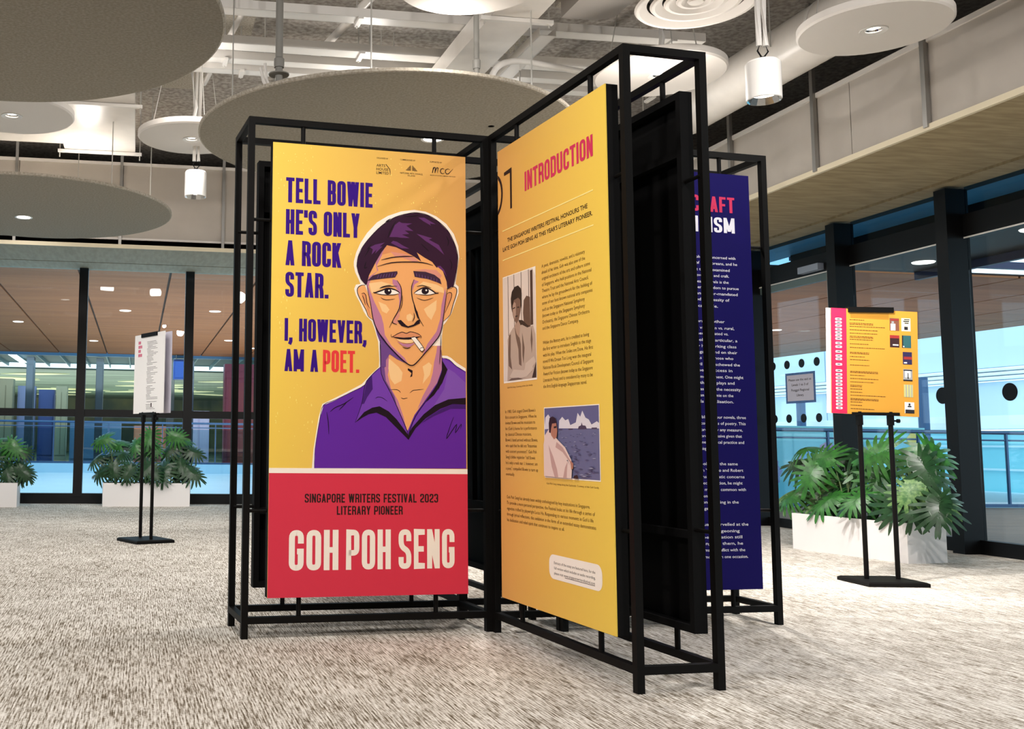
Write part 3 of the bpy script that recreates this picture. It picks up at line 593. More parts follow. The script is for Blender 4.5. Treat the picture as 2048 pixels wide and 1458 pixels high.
for x, y in ((3.04, 6.6), (3.38, 6.6)): MB().tube([(x, y, 4.5), (x, y, 4.72)], .006, 6).build('hanger_rod', M_['steelwire'], t)
# white flat duct at left with trapeze bars
t = thing('rectangular_duct', 'flat white duct on trapeze bars, left of the middle felt disc', 'air duct', W(0, 0, 0), YAW)
MB().box(-.86, -.10, 7.0, 11.0, 4.02, 4.19).build('duct_run', M_['duct'], t)
MB().box(-5.5, -.86, 9.9, 10.7, 4.02, 4.19).build('duct_branch', M_['duct'], t)
for y in (8.0, 9.3, 10.9):
    MB().box(-.93, -.03, y-.018, y+.018, 3.985, 4.015).build('trapeze_bar', M_['white'], t)
    for x in (-.91, -.05): MB().tube([(x, y, 3.93), (x, y, 4.72)], .007, 6).build('hanger_rod', M_['steelwire'], t)
# cable trays
trays = ((7.50, .13, 4.20, 'first white cable tray, nearest the top edge'), (8.20, .15, 4.20, 'second white cable tray behind the grey drop pipe'), (8.52, .12, 4.20, 'third white cable tray, close behind the second'), (8.78, .12, 4.2, 'fourth white cable tray, furthest back over the middle felt disc'))
for i, (tt, wd, z, lb) in enumerate(trays):
    t = thing('cable_tray', lb, 'cable tray', W(0, tt, z), YAW, 'white cable trays')
    MB().box(-6, 4.55, -wd/2, wd/2, 0, .006).build('tray_floor', M_['white'], t)
    for sy in (-1, 1): MB().box(-6, 4.55, sy*wd/2-.003, sy*wd/2+.003, 0, .07).build('tray_side', M_['white'], t)
    for k in range(8):
        x = -4.9+k*1.31+i*.17; MB().tube([(x, wd/2+.012, -.03), (x, wd/2+.012, 4.72-z)], .006, 6).build('hanger_rod', M_['steelwire'], t)
        MB().box(x-.02, x+.02, -wd/2-.02, wd/2+.02, -.022, 0).build('bracket', M_['white'], t)
# a tray along the duct with conduits bending down
t = thing('cable_tray', 'white tray running away beside the small disc behind the tall frame', 'cable tray', W(3.02, 0, 4.05), YAW, 'white cable trays')
MB().box(0, .13, 7.2, 12.6, 0, .006).build('tray_floor', M_['white'], t)
for x in (0, .13): MB().box(x-.003, x+.003, 7.2, 12.6, 0, .07).build('tray_side', M_['white'], t)
for k in range(4): MB().tube([(.065, 7.5+k*1.4, 0), (.065, 7.5+k*1.4, .67)], .006, 6).build('hanger_rod', M_['steelwire'], t)
def pipe(name, label, cat, pts, r, m, group=None):
    return tag(MB().tube([W(*p) for p in pts], r, 12).build(name, m, None, (0, 0, 0), smooth=True), label, cat, group)
def arc(p0, p1, p2, n=8): return [tuple((1-q)**2*a+2*q*(1-q)*b+q*q*c for a, b, c in zip(p0, p1, p2)) for q in [i/n for i in range(n+1)]]
pipe('conduit', 'white conduit curving up right of the ducts, above the display corner', 'conduit', [(2.3, 8.35, 3.78), (2.75, 8.35, 3.78)]+arc((2.75, 8.35, 3.78), (3.0, 8.35, 3.78), (3.0, 8.35, 4.05))+[(3.0, 8.35, 4.7)], .022, M_['white'])
pipe('conduit', 'upper white conduit bending behind the tall frame top', 'conduit', [(2.62, 7.2, 3.3)]+arc((2.62, 7.2, 3.62), (2.62, 7.2, 3.85), (2.95, 7.3, 3.87))+[(3.5, 7.5, 3.9)], .025, M_['white'])
pipe('diagonal_pipe', 'thick white pipe slanting under the slab, left of the wide duct', 'pipe', [(1.9, 6.9, 4.45), (1.3, 9.6, 4.3)], .035, M_['white'])
pipe('diagonal_pipe', 'grey white pipe slanting under the slab behind the cylinder spotlight', 'pipe', [(4.55, 6.4, 4.5), (4.05, 9.6, 4.42)], .04, M_['wallp'])
pipe('diagonal_pipe', 'thin white pipe slanting near the biggest felt disc', 'pipe', [(.9, 7.3, 4.5), (.55, 9.4, 4.3)], .025, M_['white'])
def drop(x, y, r, label, flange):
    t = thing('drop_pipe', label, 'pipe', (x, y, 3.36), 0, None)
    MB().tube([(0, 0, -.025), (0, 0, 1.36)], r, 16).build('pipe_tube', M_['pipe'], t, smooth=True)
    MB().lathe([(0, .08), (r*1.3, .08), (r*1.4, .10), (r*1.4, .14), (r, .15)], 20).build('coupling', M_['pipe'], t, smooth=True)
    if flange: MB().lathe([(0, .02), (r*2.7, .026), (r*2.8, .032), (r*1.1, .04), (0, .04)], 28).build('flange', M_['pipe'], t)
drop(-.02, 6.70, .026, 'thick grey drop pipe with a flange at the left end of the middle felt disc', True)
drop(1.335, 6.68, .019, 'slim grey drop pipe in front of the wide rectangular duct', False)
t = thing('flex_conduits', 'pair of white flexible conduits beside the grey drop pipe', 'conduit', (-.1, 6.9, 3.36))
MB().tube([(0, 0, 0), (-.03, 0, .06), (-.05, .02, .16)], .012, 8).build('hose', M_['white'], t, smooth=True)
MB().tube([(.02, .02, 0), (-.01, .02, .08), (-.02, .04, .2)], .012, 8).build('hose', M_['white'], t, smooth=True)
# pale sound-absorbing pads and brown joints under the slab
for i, (s_, t_, w_, l_, lb) in enumerate(((.75, 8.6, .42, .9, 'pale pad under the slab by the edge of the biggest felt disc'), (.35, 10.2, .5, .8, 'pale pad under the slab above the left white disc light'), (3.25, 8.95, .5, 1.2, 'pale pad under the slab beside the curving conduit'), (3.75, 7.6, .5, .8, 'pale pad under the slab beneath the fan coil box'))):
    tag(boxm(-w_/2, w_/2, -l_/2, l_/2, 0, .05).build('ceiling_pad', M_['feltedge'], None, W(s_, t_, 4.665), RY), lb, 'ceiling panel', 'pale ceiling pads')
room('trim_7', MB().box(-11, 5.6, 9.35, 9.42, 4.60, 4.72).box(-11, 5.6, 6.55, 6.62, 4.6, 4.72), M_['dark'], kind='structure')
# ================================================================ display stands
K0 = Vector((1.0269, 4.8646, 0)); UY = .22175; U = Vector((math.cos(UY), math.sin(UY), 0)); V = Vector((-math.sin(UY), math.cos(UY), 0))
PZ, PW, PH = .18, .965, 2.10
def panel(parent, x0, y, sgn, face, label):
    """hanging board: print face looks along -y when sgn=1, +y when sgn=-1; returns the board (its own axes: x right, z up, looks to -y)"""
    if sgn == 1: loc = (x0, y, PZ); rot = (0, 0, 0)
    else: loc = (x0+PW, y, PZ); rot = (0, 0, math.pi)
    b = MB().box(0, PW, 0, .005, 0, PH).build('panel', face, parent, loc, rot, label=label)
    t = MB(); t.box(0, PW, .005, .055, 0, .028).box(0, PW, .005, .055, PH-.028, PH).box(0, .028, .005, .055, .028, PH-.028).box(PW-.028, PW, .005, .055, .028, PH-.028)
    t.box(.028, PW-.028, .02, .05, 1.84, 1.87).box(.028, PW-.028, .02, .05, .35, .38).box(PW/2-.014, PW/2+.014, .02, .05, .38, 1.84)
    t.box(.03, PW-.03, .0051, .008, .03, PH-.03); t.build('backing_frame', M_['tray'], b)
    return b
def stand(L, origin, ang, label, x0, faces, flabels):
    t = thing('display_stand', label, 'display stand', origin, ang, None); p = .03; D = .3573; H = 2.4; m = M_['black']
    for x in (0, L-p):
        for y in (0, D-p): MB().box(x, x+p, y, y+p, 0, H).build('post', m, t)
    for z in (.065, H-p):
        for y in (0, D-p): MB().box(p, L-p, y, y+p, z, z+p).build('rail', m, t)
        for x in (0, L-p): MB().box(x, x+p, p, D-p, z, z+p).build('cross_rail', m, t)
    for y in (.015, D-.015):
        for x in (x0+PW/2-.331, x0+PW/2+.331):
            MB().tube([(x, y, .095), (x, y, PZ+.01)], .011, 10).build('spacer', m, t); MB().tube([(x, y, PZ+PH-.01), (x, y, H-p)], .011, 10).build('spacer', m, t)
        for z in (.565, 1.913):
            yy = y+(.012 if y < .1 else -.012)
            MB().tube([(p*.5, yy, z), (x0+.004, yy, z)], .008, 8).build('hook_bar', m, t); MB().tube([(x0+PW-.004, yy, z), (L-p*.5, yy, z)], .008, 8).build('hook_bar', m, t)
    a = panel(t, x0, -.012, 1, faces[0], flabels[0]); b = panel(t, x0, D+.012, -1, M_['tray'], flabels[1]); MB().box(.003, PW-.003, -.0006, 0, .003, PH-.003).build('print_sheet', faces[1], b)
    return a, b
LA = 1.2064
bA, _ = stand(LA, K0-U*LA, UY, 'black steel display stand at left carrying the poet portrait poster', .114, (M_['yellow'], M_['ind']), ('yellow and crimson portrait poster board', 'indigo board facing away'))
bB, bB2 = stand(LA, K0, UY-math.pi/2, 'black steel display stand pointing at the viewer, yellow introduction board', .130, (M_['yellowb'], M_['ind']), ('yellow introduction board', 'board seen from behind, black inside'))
bC, _ = stand(LA, K0+U*.331+V*-.0587, UY, 'black steel display stand at right with the indigo essay board', .122, (M_['ind'], M_['yellow']), ('indigo essay board with white text', 'board facing away'))
bD, _ = stand(LA, K0+U*.357+V*.362, UY+math.pi/2, 'black display stand behind the others, seen only through the gaps', .122, (M_['ind'], M_['ind']), ('indigo board facing right', 'indigo board facing left'))
# ---- portrait poster
y = -.0006
mb = MB(); mb.box(0, PW, y-.0002, 0, 0, .557); mb.build('crimson_band', M_['red'], bA)
mb = MB(); mb.box(0, PW, y-.0004, 0, .557, .580); mb.build('cream_line', M_['w'], bA)
HD = (.158, .40, .17); TXT = M_['indigo']
lettering([('TELL BOWIE', 64, 489, 1935, 1815.7, .178, .40, .17, .058), ("HE'S ONLY", 65, 425, 1783, 1665, .178, .40, .17, .058), ('A ROCK', 65, 335, 1635, 1517, .178, .40, .17, .058), ('STAR.', 66, 274, 1486, 1369, .178, .40, .17, .058),
 ('I, HOWEVER,', 65, 461, 1269, 1163, .182, .42, .17, .06), ('AM A', 66, 227, 1125.5, 1023, .182, .42, .17, .06)], TXT, 'headline_lettering', bA, y)
lettering([('POET.', 249, 426, 1126.5, 1024, .182, .42, .17, .06)], M_['coral'], 'poet_lettering', bA, y)
lettering([('SINGAPORE WRITERS FESTIVAL 2023', 168.5, 816, 464, 424, .19, .56, .16, .10), ('LITERARY PIONEER', 321, 640, 408, 368.5, .19, .56, .16, .10)], M_['textdark'], 'subtitle_lettering', bA, y-.0005)
lettering([('GOH', 97, 330, 300.5, 119.5, .175, .44, .15, .08), ('POH', 366, 582, 300.5, 119.5, .175, .44, .15, .08), ('SENG', 620, 897, 300.5, 119.5, .175, .44, .15, .08)], M_['w'], 'name_lettering', bA, y-.0005)
# logos
texts([('ORGANISED BY', 509, 567, 2058, 7), ('COMMISSIONED BY', 628, 706, 2059, 7), ('SUPPORTED BY', 781, 843, 2059, 7), ('ARTS', 508, 552, 2019, 13), ('HOUSE', 508, 568, 2001, 13), ('LIMITED', 508, 570, 1983, 13), ('NATIONAL ARTS COUNCIL', 628, 744, 1993, 8), ('SINGAPORE', 666, 704, 1983, 6), ('MINISTRY OF CULTURE, COMMUNITY AND YOUTH', 782, 912, 1994, 5)], M_['textdark'], 'logo_lettering', bA, y, .004)
def stroke(mb, pts, wv, y):
    v, f = strip(pts, wv, wv); n = len(pts); L2 = []
    for i, p in enumerate(pts):
        k = .35+.65*min(1, 4*min(i, n-1-i)/max(1, n-1)) if n > 2 else 1
        a, b = v[2*i], v[2*i+1]; L2 += [((a[0]*(1+k)+b[0]*(1-k))/2, (a[1]*(1+k)+b[1]*(1-k))/2), ((b[0]*(1+k)+a[0]*(1-k))/2, (b[1]*(1+k)+a[1]*(1-k))/2)]
    mb.add([(a/1000, y, b/1000) for a, b in L2], f)
mb = MB(); stroke(mb, [(553, 2032), (557, 2032), (575, 2010), (577, 1998), (577, 1983)], 3.5, y)
for i in range(6):
    z = 2011+i*4.4; hw = 29-i*4.0; mb.box((686-hw)/1000, (686-3)/1000, y-.0001, y, z/1000, (z+2.6)/1000); mb.box((686+3)/1000, (686+hw)/1000, y-.0001, y, z/1000, (z+2.6)/1000)
mb.build('logo_marks', M_['textdark'], bA)
mb = MB(); xs = 791
for k in range(2): stroke(mb, [(xs+2+k*14, 2008), (xs+6+k*14, 2025), (xs+12+k*14, 2036), (xs+18+k*14, 2034), (xs+14+k*14, 2009)], 4.2, y)
stroke(mb, [(xs+2, 2008), (xs+8, 2036)], 4, y)
stroke(mb, [(855, 2030), (848, 2034), (838, 2030), (834, 2020), (838, 2010), (848, 2008), (856, 2012)], 4.2, y)
stroke(mb, [(884, 2030), (874, 2034), (862, 2028), (860, 2017), (866, 2008), (876, 2009), (886, 2020), (900, 2035)], 4.2, y)
mb.build('script_logo', M_['textdark'], bA)
# worn flecks of the print
mb = MB(); rnd = random.Random(4); cl = [(60, 2040), (150, 2010), (580, 1990), (660, 2020), (560, 1860), (700, 1900), (890, 1560), (60, 1350), (120, 900), (150, 760), (250, 700), (60, 1240), (90, 1880), (800, 1860), (420, 1590), (40, 820)]
for k in range(210):
    c = rnd.choice(cl); s_ = 34 if k % 3 else 60; a = c[0]+rnd.gauss(0, s_); b = c[1]+rnd.gauss(0, s_); q = rnd.uniform(1, 3.6)
    if not (8 < a < 957 and 600 < b < 2090): continue
    if 280 < a and b < 1330 and a > 400 and b > 600 and not (a < 450): continue
    el = rnd.choice((1, 1, 2.6)); flat(mb, [(a+q*rnd.uniform(.6, 1)*math.cos(j*1.05), b+q*el*rnd.uniform(.6, 1)*math.sin(j*1.05)) for j in range(6)], y+.0001)
mb.build('print_flecks', M_['fleck'], bA, kind='stuff')
# the drawn portrait: flat inks laid over one another
groups = {}; order = []
for i, (ty, col, wd, pts) in enumerate(PORTRAIT):
    P = [(min(PW*1000, pts[k]), pts[k+1]) for k in range(0, len(pts), 2)]
    if col not in groups: groups[col] = MB(); order.append(col)
    yy = -.0012-i*.00004
    if ty == 'p': flat(groups[col], P, yy)
    else:
        P2 = [P[0]]
        for a, b, c, d2 in zip([P[0]]+P, P, P[1:], P[2:]+[P[-1]]):      # Catmull-Rom smoothing
            for q in (.33, .67, 1): P2.append(tuple(.5*((2*b[j])+(-a[j]+c[j])*q+(2*a[j]-5*b[j]+4*c[j]-d2[j])*q*q+(-a[j]+3*b[j]-3*c[j]+d2[j])*q**3) for j in (0, 1)))
        stroke(groups[col], P2, wd*2.9, yy)
por = None
for col in order:
    if por is None: por = groups[col].build('portrait', INK[col], bA)
    else: groups[col].build('portrait_ink', INK[col], bA, kind='stuff')
# ---- introduction board
y = -.0008
lettering([('INTRODUCTION', 281, 869, 1928, 1839, .20, .56, .20, .10)], M_['craft'], 'title_lettering', bB, y)
mb = MB(); mb.add([(x/1000, y, z/1000) for x, z in ((132, 1792), (150.5, 1792), (150.5, 1986), (70, 1980), (70, 1964), (132, 1964))], [(0, 1, 2, 5), (2, 3, 4, 5)])
v, f = strip([(-32+78*math.cos(a*math.pi/16), 1887+96*math.sin(a*math.pi/16)) for a in range(32)], 17, 17, True)
n = len(v)//2; v = [(max(2, a), b) for a, b in v]; mb.add([(a/1000, y, b/1000) for a, b in v], [g for g in f]); mb.build('number_lettering', M_['textdark'], bB)
mb = MB().box(.047, .863, y, y+.0005, 1.700, 1.7045).box(.047, .863, y, y+.0005, 1.560, 1.5645); mb.build('rule_lines', M_['ylt'], bB)
texts([('THE SINGAPORE WRITERS FESTIVAL HONOURS THE', 98, 820, 1640, 19), ('LATE GOH POH SENG AS THIS YEAR\'S LITERARY PIONEER.', 50, 857, 1603, 19)], M_['textdark'], 'subhead_lettering', bB, y, .012)
P1 = ['A poet, dramatist, novelist, and a visionary', 'ahead of his time, Goh was also one of the', 'original architects of the arts and culture scene', 'of Singapore, who held positions in the National', 'Theatre Trust and the National Arts Council,', 'where he lay the groundwork for the building of', 'some of our best known national arts companies', 'such as the Singapore National Symphony', '(known today as the Singapore Symphony', 'Orchestra), the Singapore Chinese Orchestra', 'and the Singapore Dance Company.']
P2 = ['Within the literary arts, he is credited as being', 'the first writer to introduce Singlish to the stage', 'with his play, When the Smiles are Done. His first', 'novel If We Dream Too Long won the inaugural', 'National Book Development Council of Singapore', 'Award for Fiction (known today as the Singapore', 'Literature Prize) and is considered by many to be', 'the first English-language Singaporean novel.']
P3 = ["In 1983, Goh staged David Bowie's", 'first concert in Singapore. When he', 'invited Bowie and his musicians to', "his (Goh's) home for a performance", 'by classical Chinese musicians,', "Bowie's band arrived without Bowie,", 'who said that he did not "fraternise', 'with concert promoters". Goh Poh', 'Seng\'s blithe rejoinder "tell Bowie', "he's only a rock star. I, however, am", 'a poet." compelled Bowie to turn up', 'eventually.']
P4 = ['Goh Poh Seng has already been widely anthologised by key institutions in Singapore.', 'To provide a more personal perspective, the Festival looks at his life through a series of', "vignettes crafted by playwright Lucas Ho. Responding to various moments in Goh's life", 'through lyrical reflections, this exhibition in the form of an extended essay demonstrates', 'his dedication and rebel spirit that continues to inspire us all.']
for it in (para(P1, 430, 846, 1463, 1192, 15), para(P2, 431, 842, 1129, 941, 15), para(P3, 57, 372, 843, 558, 14.5), para(P4, 63, 838, 454, 351, 14.5)): texts(it, M_['textb'], 'body_lettering', bB, y, -.004)
for it in (('Goh Poh Seng. Courtesy of the Goh family.', 82, 334, 957, 8), ('Goh Poh Seng sitting along the Esplanade. Courtesy of the Goh family.', 447, 866, 534, 8)): texts([it], M_['textb'], 'caption_lettering', bB, y, -.006)
# speech box
mb = MB(); rr = 36; pts = []
for cx, cz, a0 in ((876-rr, 247-rr, 0), (459+rr, 247-rr, 90), (459+rr, 147+rr, 180), (876-rr, 147+rr, 270)):
    for k in range(7): a = math.radians(a0+k*15); pts.append((cx+rr*math.cos(a), cz+rr*math.sin(a)))
flat(mb, pts, y); mb.build('note_box', M_['w'], bB)
texts([('Extracts of the essay are featured here, for the', 502, 826, 209, 11), ('full version which includes an audio recording,', 502, 826, 188, 11), ('please visit www.singaporewritersfestival.com', 502, 822, 167, 11)], M_['textdark'], 'note_lettering', bB, y-.0003)
MB().box(.590, .822, y-.0003, y, .1625, .1645).build('note_underline', M_['textdark'], bB)
# photographs printed on the board
def shapes(parent, name, lst, y0):
    par = None
    for i, (c, pts) in enumerate(lst):
        mb = MB(); flat(mb, pts, y0-i*.00006); m = MP[c]
        o = mb.build(name if par is None else 'photo_tone', m, parent); par = par or o
MP = {k: mat('photo tone '+k, v, .5) for k, v in dict(paper=(250, 240, 224), wall=(226, 210, 198), line=(70, 48, 40), hair=(28, 18, 16), face=(120, 92, 78), facel=(176, 146, 128), shirt=(186, 164, 148), shirtd=(110, 88, 76), shadow=(96, 72, 60), arm=(204, 184, 168), dk=(44, 30, 26),
 sky=(96, 96, 138), cloud=(222, 216, 222), sea=(104, 106, 142), sead=(78, 78, 114), seal=(150, 150, 176), robe=(232, 206, 196), robed=(196, 158, 150), skinp=(180, 120, 96), hairp=(40, 20, 30), ship=(72, 60, 84)).items()}
def box4(a, b, c, d): return [(a, c), (b, c), (b, d), (a, d)]
ph = [('paper', box4(45, 374, 982, 1481)), ('wall', box4(48, 370, 990, 1477))]
for x in (98, 160, 232, 305): ph.append(('line', box4(x, x+5, 1200, 1477)))
ph += [('line', box4(322, 346, 1225, 1470)), ('paper', [(346, 1477), (370, 1477), (370, 1440)]), ('shadow', [(262, 1200), (250, 1290), (258, 1345), (285, 1362), (318, 1352), (322, 1200)]), ('dk', [(205, 1262), (245, 1256), (290, 1230), (330, 1218), (300, 1205), (230, 1210)]),
 ('shirt', [(85, 990), (95, 1120), (90, 1180), (108, 1206), (150, 1232), (180, 1238), (240, 1236), (290, 1218), (345, 1222), (366, 1180), (370, 1100), (370, 990)]), ('shirtd', [(95, 1120), (105, 1200), (125, 1205), (120, 1100), (135, 1040), (100, 1060)]), ('shirtd', [(165, 1230), (178, 1180), (200, 1130), (205, 1060), (230, 1050), (225, 1150), (205, 1200), (190, 1236)]),
 ('shirtd', [(330, 1220), (320, 1160), (330, 1100), (340, 1160)]), ('shirtd', [(240, 1200), (262, 1130), (250, 1060), (240, 1100)]), ('facel', [(165, 1236), (185, 1200), (210, 1180), (222, 1240), (190, 1275)]), ('face', [(140, 1340), (148, 1290), (165, 1262), (185, 1248), (208, 1262), (226, 1300), (234, 1350), (205, 1372), (160, 1370)]), ('facel', [(148, 1335), (152, 1290), (168, 1268), (180, 1290), (180, 1340), (165, 1350)]),
 ('dk', [(150, 1322), (172, 1326), (172, 1320), (152, 1317)]), ('dk', [(192, 1324), (215, 1322), (214, 1316), (194, 1318)]), ('dk', [(172, 1284), (200, 1284), (196, 1278), (176, 1278)]), ('hair', [(134, 1330), (130, 1370), (142, 1400), (170, 1418), (205, 1420), (230, 1404), (240, 1380), (238, 1330), (228, 1310), (226, 1350), (205, 1364), (160, 1358), (146, 1330), (142, 1305)]),
 ('arm', [(110, 1010), (150, 1040), (250, 1030), (330, 1050), (345, 1030), (280, 1000), (160, 995)]), ('arm', [(250, 1000), (270, 1060), (350, 1085), (368, 1060), (300, 1020)]), ('dk', [(330, 992), (370, 992), (370, 1060)]), ('shirtd', [(100, 992), (130, 1002), (200, 1000), (240, 992)])]
shapes(bB, 'portrait_photo', ph, y-.0001)
ph = [('paper', box4(433, 880, 561, 858)), ('sky', box4(437, 875, 760, 854)), ('sea', box4(437, 875, 566, 762)), ('cloud', [(437, 775), (445, 815), (470, 828), (490, 812), (500, 780), (520, 768), (437, 765)]), ('cloud', [(560, 768), (565, 800), (590, 815), (615, 800), (640, 805), (655, 780), (700, 790), (715, 828), (735, 812), (752, 836), (775, 808), (800, 800), (820, 780), (860, 792), (875, 785), (875, 764)]),
 ('ship', [(715, 762), (722, 774), (740, 778), (745, 790), (752, 778), (775, 776), (785, 762)]), ('ship', box4(560, 590, 760, 764)), ('ship', box4(640, 675, 761, 766)), ('ship', box4(820, 860, 762, 768))]
r2 = random.Random(9)
for k in range(90):
    a = r2.uniform(560, 860); b = r2.uniform(575, 750); q = (760-b)/190*9+3; ph.append((r2.choice(('sead', 'seal', 'sead')), [(max(440, a-q*2), b), (a, b+q*.22+.8), (min(873, a+q*2), b), (a, b-q*.25)]))
ph += [('robe', [(437, 568), (437, 700), (450, 740), (490, 770), (520, 748), (560, 720), (620, 690), (668, 640), (675, 612), (665, 604), (640, 640), (600, 625), (590, 600), (598, 575), (560, 566)]), ('robed', [(480, 700), (520, 650), (550, 600), (560, 566), (530, 566), (505, 610)]), ('robed', [(540, 690), (600, 670), (655, 632), (660, 640), (600, 690), (550, 712)]),
 ('robe', [(560, 566), (570, 620), (600, 640), (640, 635), (672, 600), (668, 566)]), ('robed', [(600, 566), (618, 610), (640, 634), (632, 590), (630, 566)]), ('skinp', [(655, 640), (684, 626), (682, 606), (668, 600), (664, 620)]), ('dk', [(680, 566), (690, 578), (715, 582), (722, 566)]), ('skinp', [(500, 762), (505, 740), (530, 722), (552, 732), (558, 760), (550, 790), (510, 792)]), ('dk', [(528, 776), (552, 778), (552, 770), (530, 768)]),
 ('hairp', [(488, 752), (486, 790), (494, 812), (520, 818), (545, 810), (552, 790), (515, 788), (505, 765), (500, 748)])]
shapes(bB, 'seaside_photo', ph, y-.0001)
# ---- essay board
o_ = 10
lettering([('OF', 440, 590, 1980, 1899, .18, .46, .17, .09), ('C', 621, 671, 1981, 1897, .2, .55, .17, .09), ('R', 679, 725, 1980, 1897, .2, .5, .17, .09), ('AFT', 733, 876, 1978, 1897, .19, .5, .17, .09)], M_['craft'], 'title_lettering', bC, y)
lettering([('ACT', 470, 633, 1872, 1790, .19, .5, .17, .09), ('I', 643, 661, 1872, 1790, .19, .5, .17, .09), ('V', 668, 717, 1871, 1790, .19, .5, .17, .09), ('ISM', 725, 873, 1870, 1791, .19, .5, .17, .09)], M_['lt'], 'title_lettering', bC, y)
EL = ['Goh was concerned with', 's of Singaporeans, and he', 'hit the unexamined', 'h every day and craft.', 'is early novels is the', 'been a freedom to pursue', ', and elder-mandated', 'ded a necessity of', 'nical table.', 'turn to other', 'as vs. urban vs. rural,', 'uned educated vs.', 'Goh, in particular, a', 'hy his working class', 'rugs a stand on their', ', as with those who', 'nvil that eschewed the', 'the a success in', 'some fulfilment. One might', 'e that his plays and', 'was being the necessity', 'is an economie on the', 'rds actualisation.', 'published four novels, three', 'e collections of poetry. This', 'y prolific by any measure,', 'more impressive given that', 'time and local practice and', 's being', 'spoken in the same', 'vin Yamboo and Robert', 'rms thematic concerns', 'special relation, he might', 'as much in common with', 'whom', 'eon working in the', 'uage', 'Kuala marvelled at the', 'new burgeoning', 'special nation still', 'iting like them, he', 'himself conflict with the', 'n more than one occasion.']
EE = [(861, 1660), (870, 1629), (825, 1596), (820, 1566), (817, 1534), (874, 1504), (867, 1473), (818, 1442), (750, 1409), (786, 1331), (840, 1298), (806, 1269), (856, 1236), (849, 1205), (853, 1175), (829, 1145), (866, 1113), (821, 1083), (883, 1050), (831, 1020), (866, 988), (822, 957), (823, 926), (890, 848), (887, 817), (869, 785), (863, 754), (875, 723), (657, 691), (834, 616), (864, 584), (870, 552), (858, 521), (876, 489), (657, 457), (832, 427), (660, 396), (883, 318), (832, 286), (846, 256), (849, 225), (860, 193), (875, 160)]
texts([(a, 614+o_, e+o_, z-6, 14.5) for a, (e, z) in zip(EL, EE)], M_['lt'], 'body_lettering', bC, y, .006)
# ================================================================ poster stands
def sign_stand(loc, rz, label, roll=0):
    t = thing('sign_stand', label, 'sign stand', loc, rz); m = M_['black']
    MB().add([(-.20, -.18, 0), (.20, -.18, 0), (.20, .18, 0), (-.20, .18, 0), (-.20, -.18, .022), (.20, -.18, .022), (.20, .18, .022), (-.20, .18, .022), (-.185, -.165, .03), (.185, -.165, .03), (.185, .165, .03), (-.185, .165, .03)],
        [(3, 2, 1, 0), (0, 1, 5, 4), (1, 2, 6, 5), (2, 3, 7, 6), (3, 0, 4, 7), (4, 5, 9, 8), (5, 6, 10, 9), (6, 7, 11, 10), (7, 4, 8, 11), (8, 9, 10, 11)]).build('base_plate', m, t)
    for x in (-.105, .105): MB().tube([(x, .0, .02), (x, .0, 1.13)], .015, 12).build('pole', m, t, smooth=True)
    MB().box(-.16, .16, -.018, .022, 1.105, 1.125).build('lower_clamp', m, t); MB().box(-.155, .155, -.018, .022, 1.80, 1.835).build('upper_clamp', m, t)
    MB().tube([(.105, 0, 1.07), (.155, 0, 1.07)], .006, 8).build('knob', m, t); MB().tube([(.15, 0, 1.07), (.165, 0, 1.07)], .014, 10).build('knob', m, t)
    MB().box(-.105-.016, -.105+.016, -.016, .016, 1.04, 1.11).build('pole_collar', m, t); MB().box(.105-.016, .105+.016, -.016, .016, 1.04, 1.11).build('pole_collar', m, t)
    return t
SW, SH, SZ = .59, .71, 1.118
t = sign_stand((4.00, 6.76, 0), math.radians(1), 'black two-pole sign stand in front of the right planter, amber book list')
b = MB().box(0, SW, -.006, -.001, 0, SH).build('sign_board', M_['signy'], t, (-SW/2, -.003, SZ), (0, math.radians(2), 0))
MB().box(-.024, -.002, .004, .008, 0, SH).box(-.024, SW-.01, .008, .012, 0, SH).build('back_sheets', M_['paper'], b)
y = -.0064
MB().box(0, .105, y, -.006, 0, SH).build('raspberry_stripe', M_['signred'], b)
MB().box(.134, .395, y, -.006, SH-.062, SH).build('clamp_strip', mat('olive amber', (168, 118, 30), .5), b)
pz = [667, 649, 631, 612, 594, 577, 560, 536, 516, 490, 467, 450, 421, 387, 366, 348, 330, 312, 292, 275, 258, 240, 222, 205, 186]; pz = [(v-186)/481*.60+.036 for v in pz]
mb = MB(); mk = MB(); ml = MB(); rb = random.Random(3)
for i, z in enumerate(pz):
    MB().add([(a_, y-.0003, c_) for a_, c_ in ((.033, z-.0075), (.069, z-.0075), (.073, z-.003), (.073, z+.003), (.069, z+.0075), (.033, z+.0075), (.029, z+.003), (.029, z-.003))], [tuple(range(8))]).build('year_pill', M_['paper'], b)
    mk.box(.041, .061, y-.0006, y-.0003, z-.003, z+.003)
    x = .127; end = .127+rb.choice((.08, .10, .13, .16, .19, .24))
    rows = 2 if i % 4 == 1 else 1
    for r_ in range(rows):
        x = .127
        while x < end:
            wd = rb.uniform(.005, .018); ml.box(x, min(x+wd, end), y-.0003, y, z-.0022-r_*.008, z+.0018-r_*.008); x += wd+.003
mk.build('year_print', M_['textdark'], b, kind='stuff'); ml.build('list_print', M_['textb'], b, kind='stuff')
mb = MB()
for i in range(46): z = .012+i*.015; mb.box(.105, .1085+.003*(i % 2), y-.0002, y, z, z+.008)
mb.build('perforated_edge', M_['signy'], b, kind='stuff')
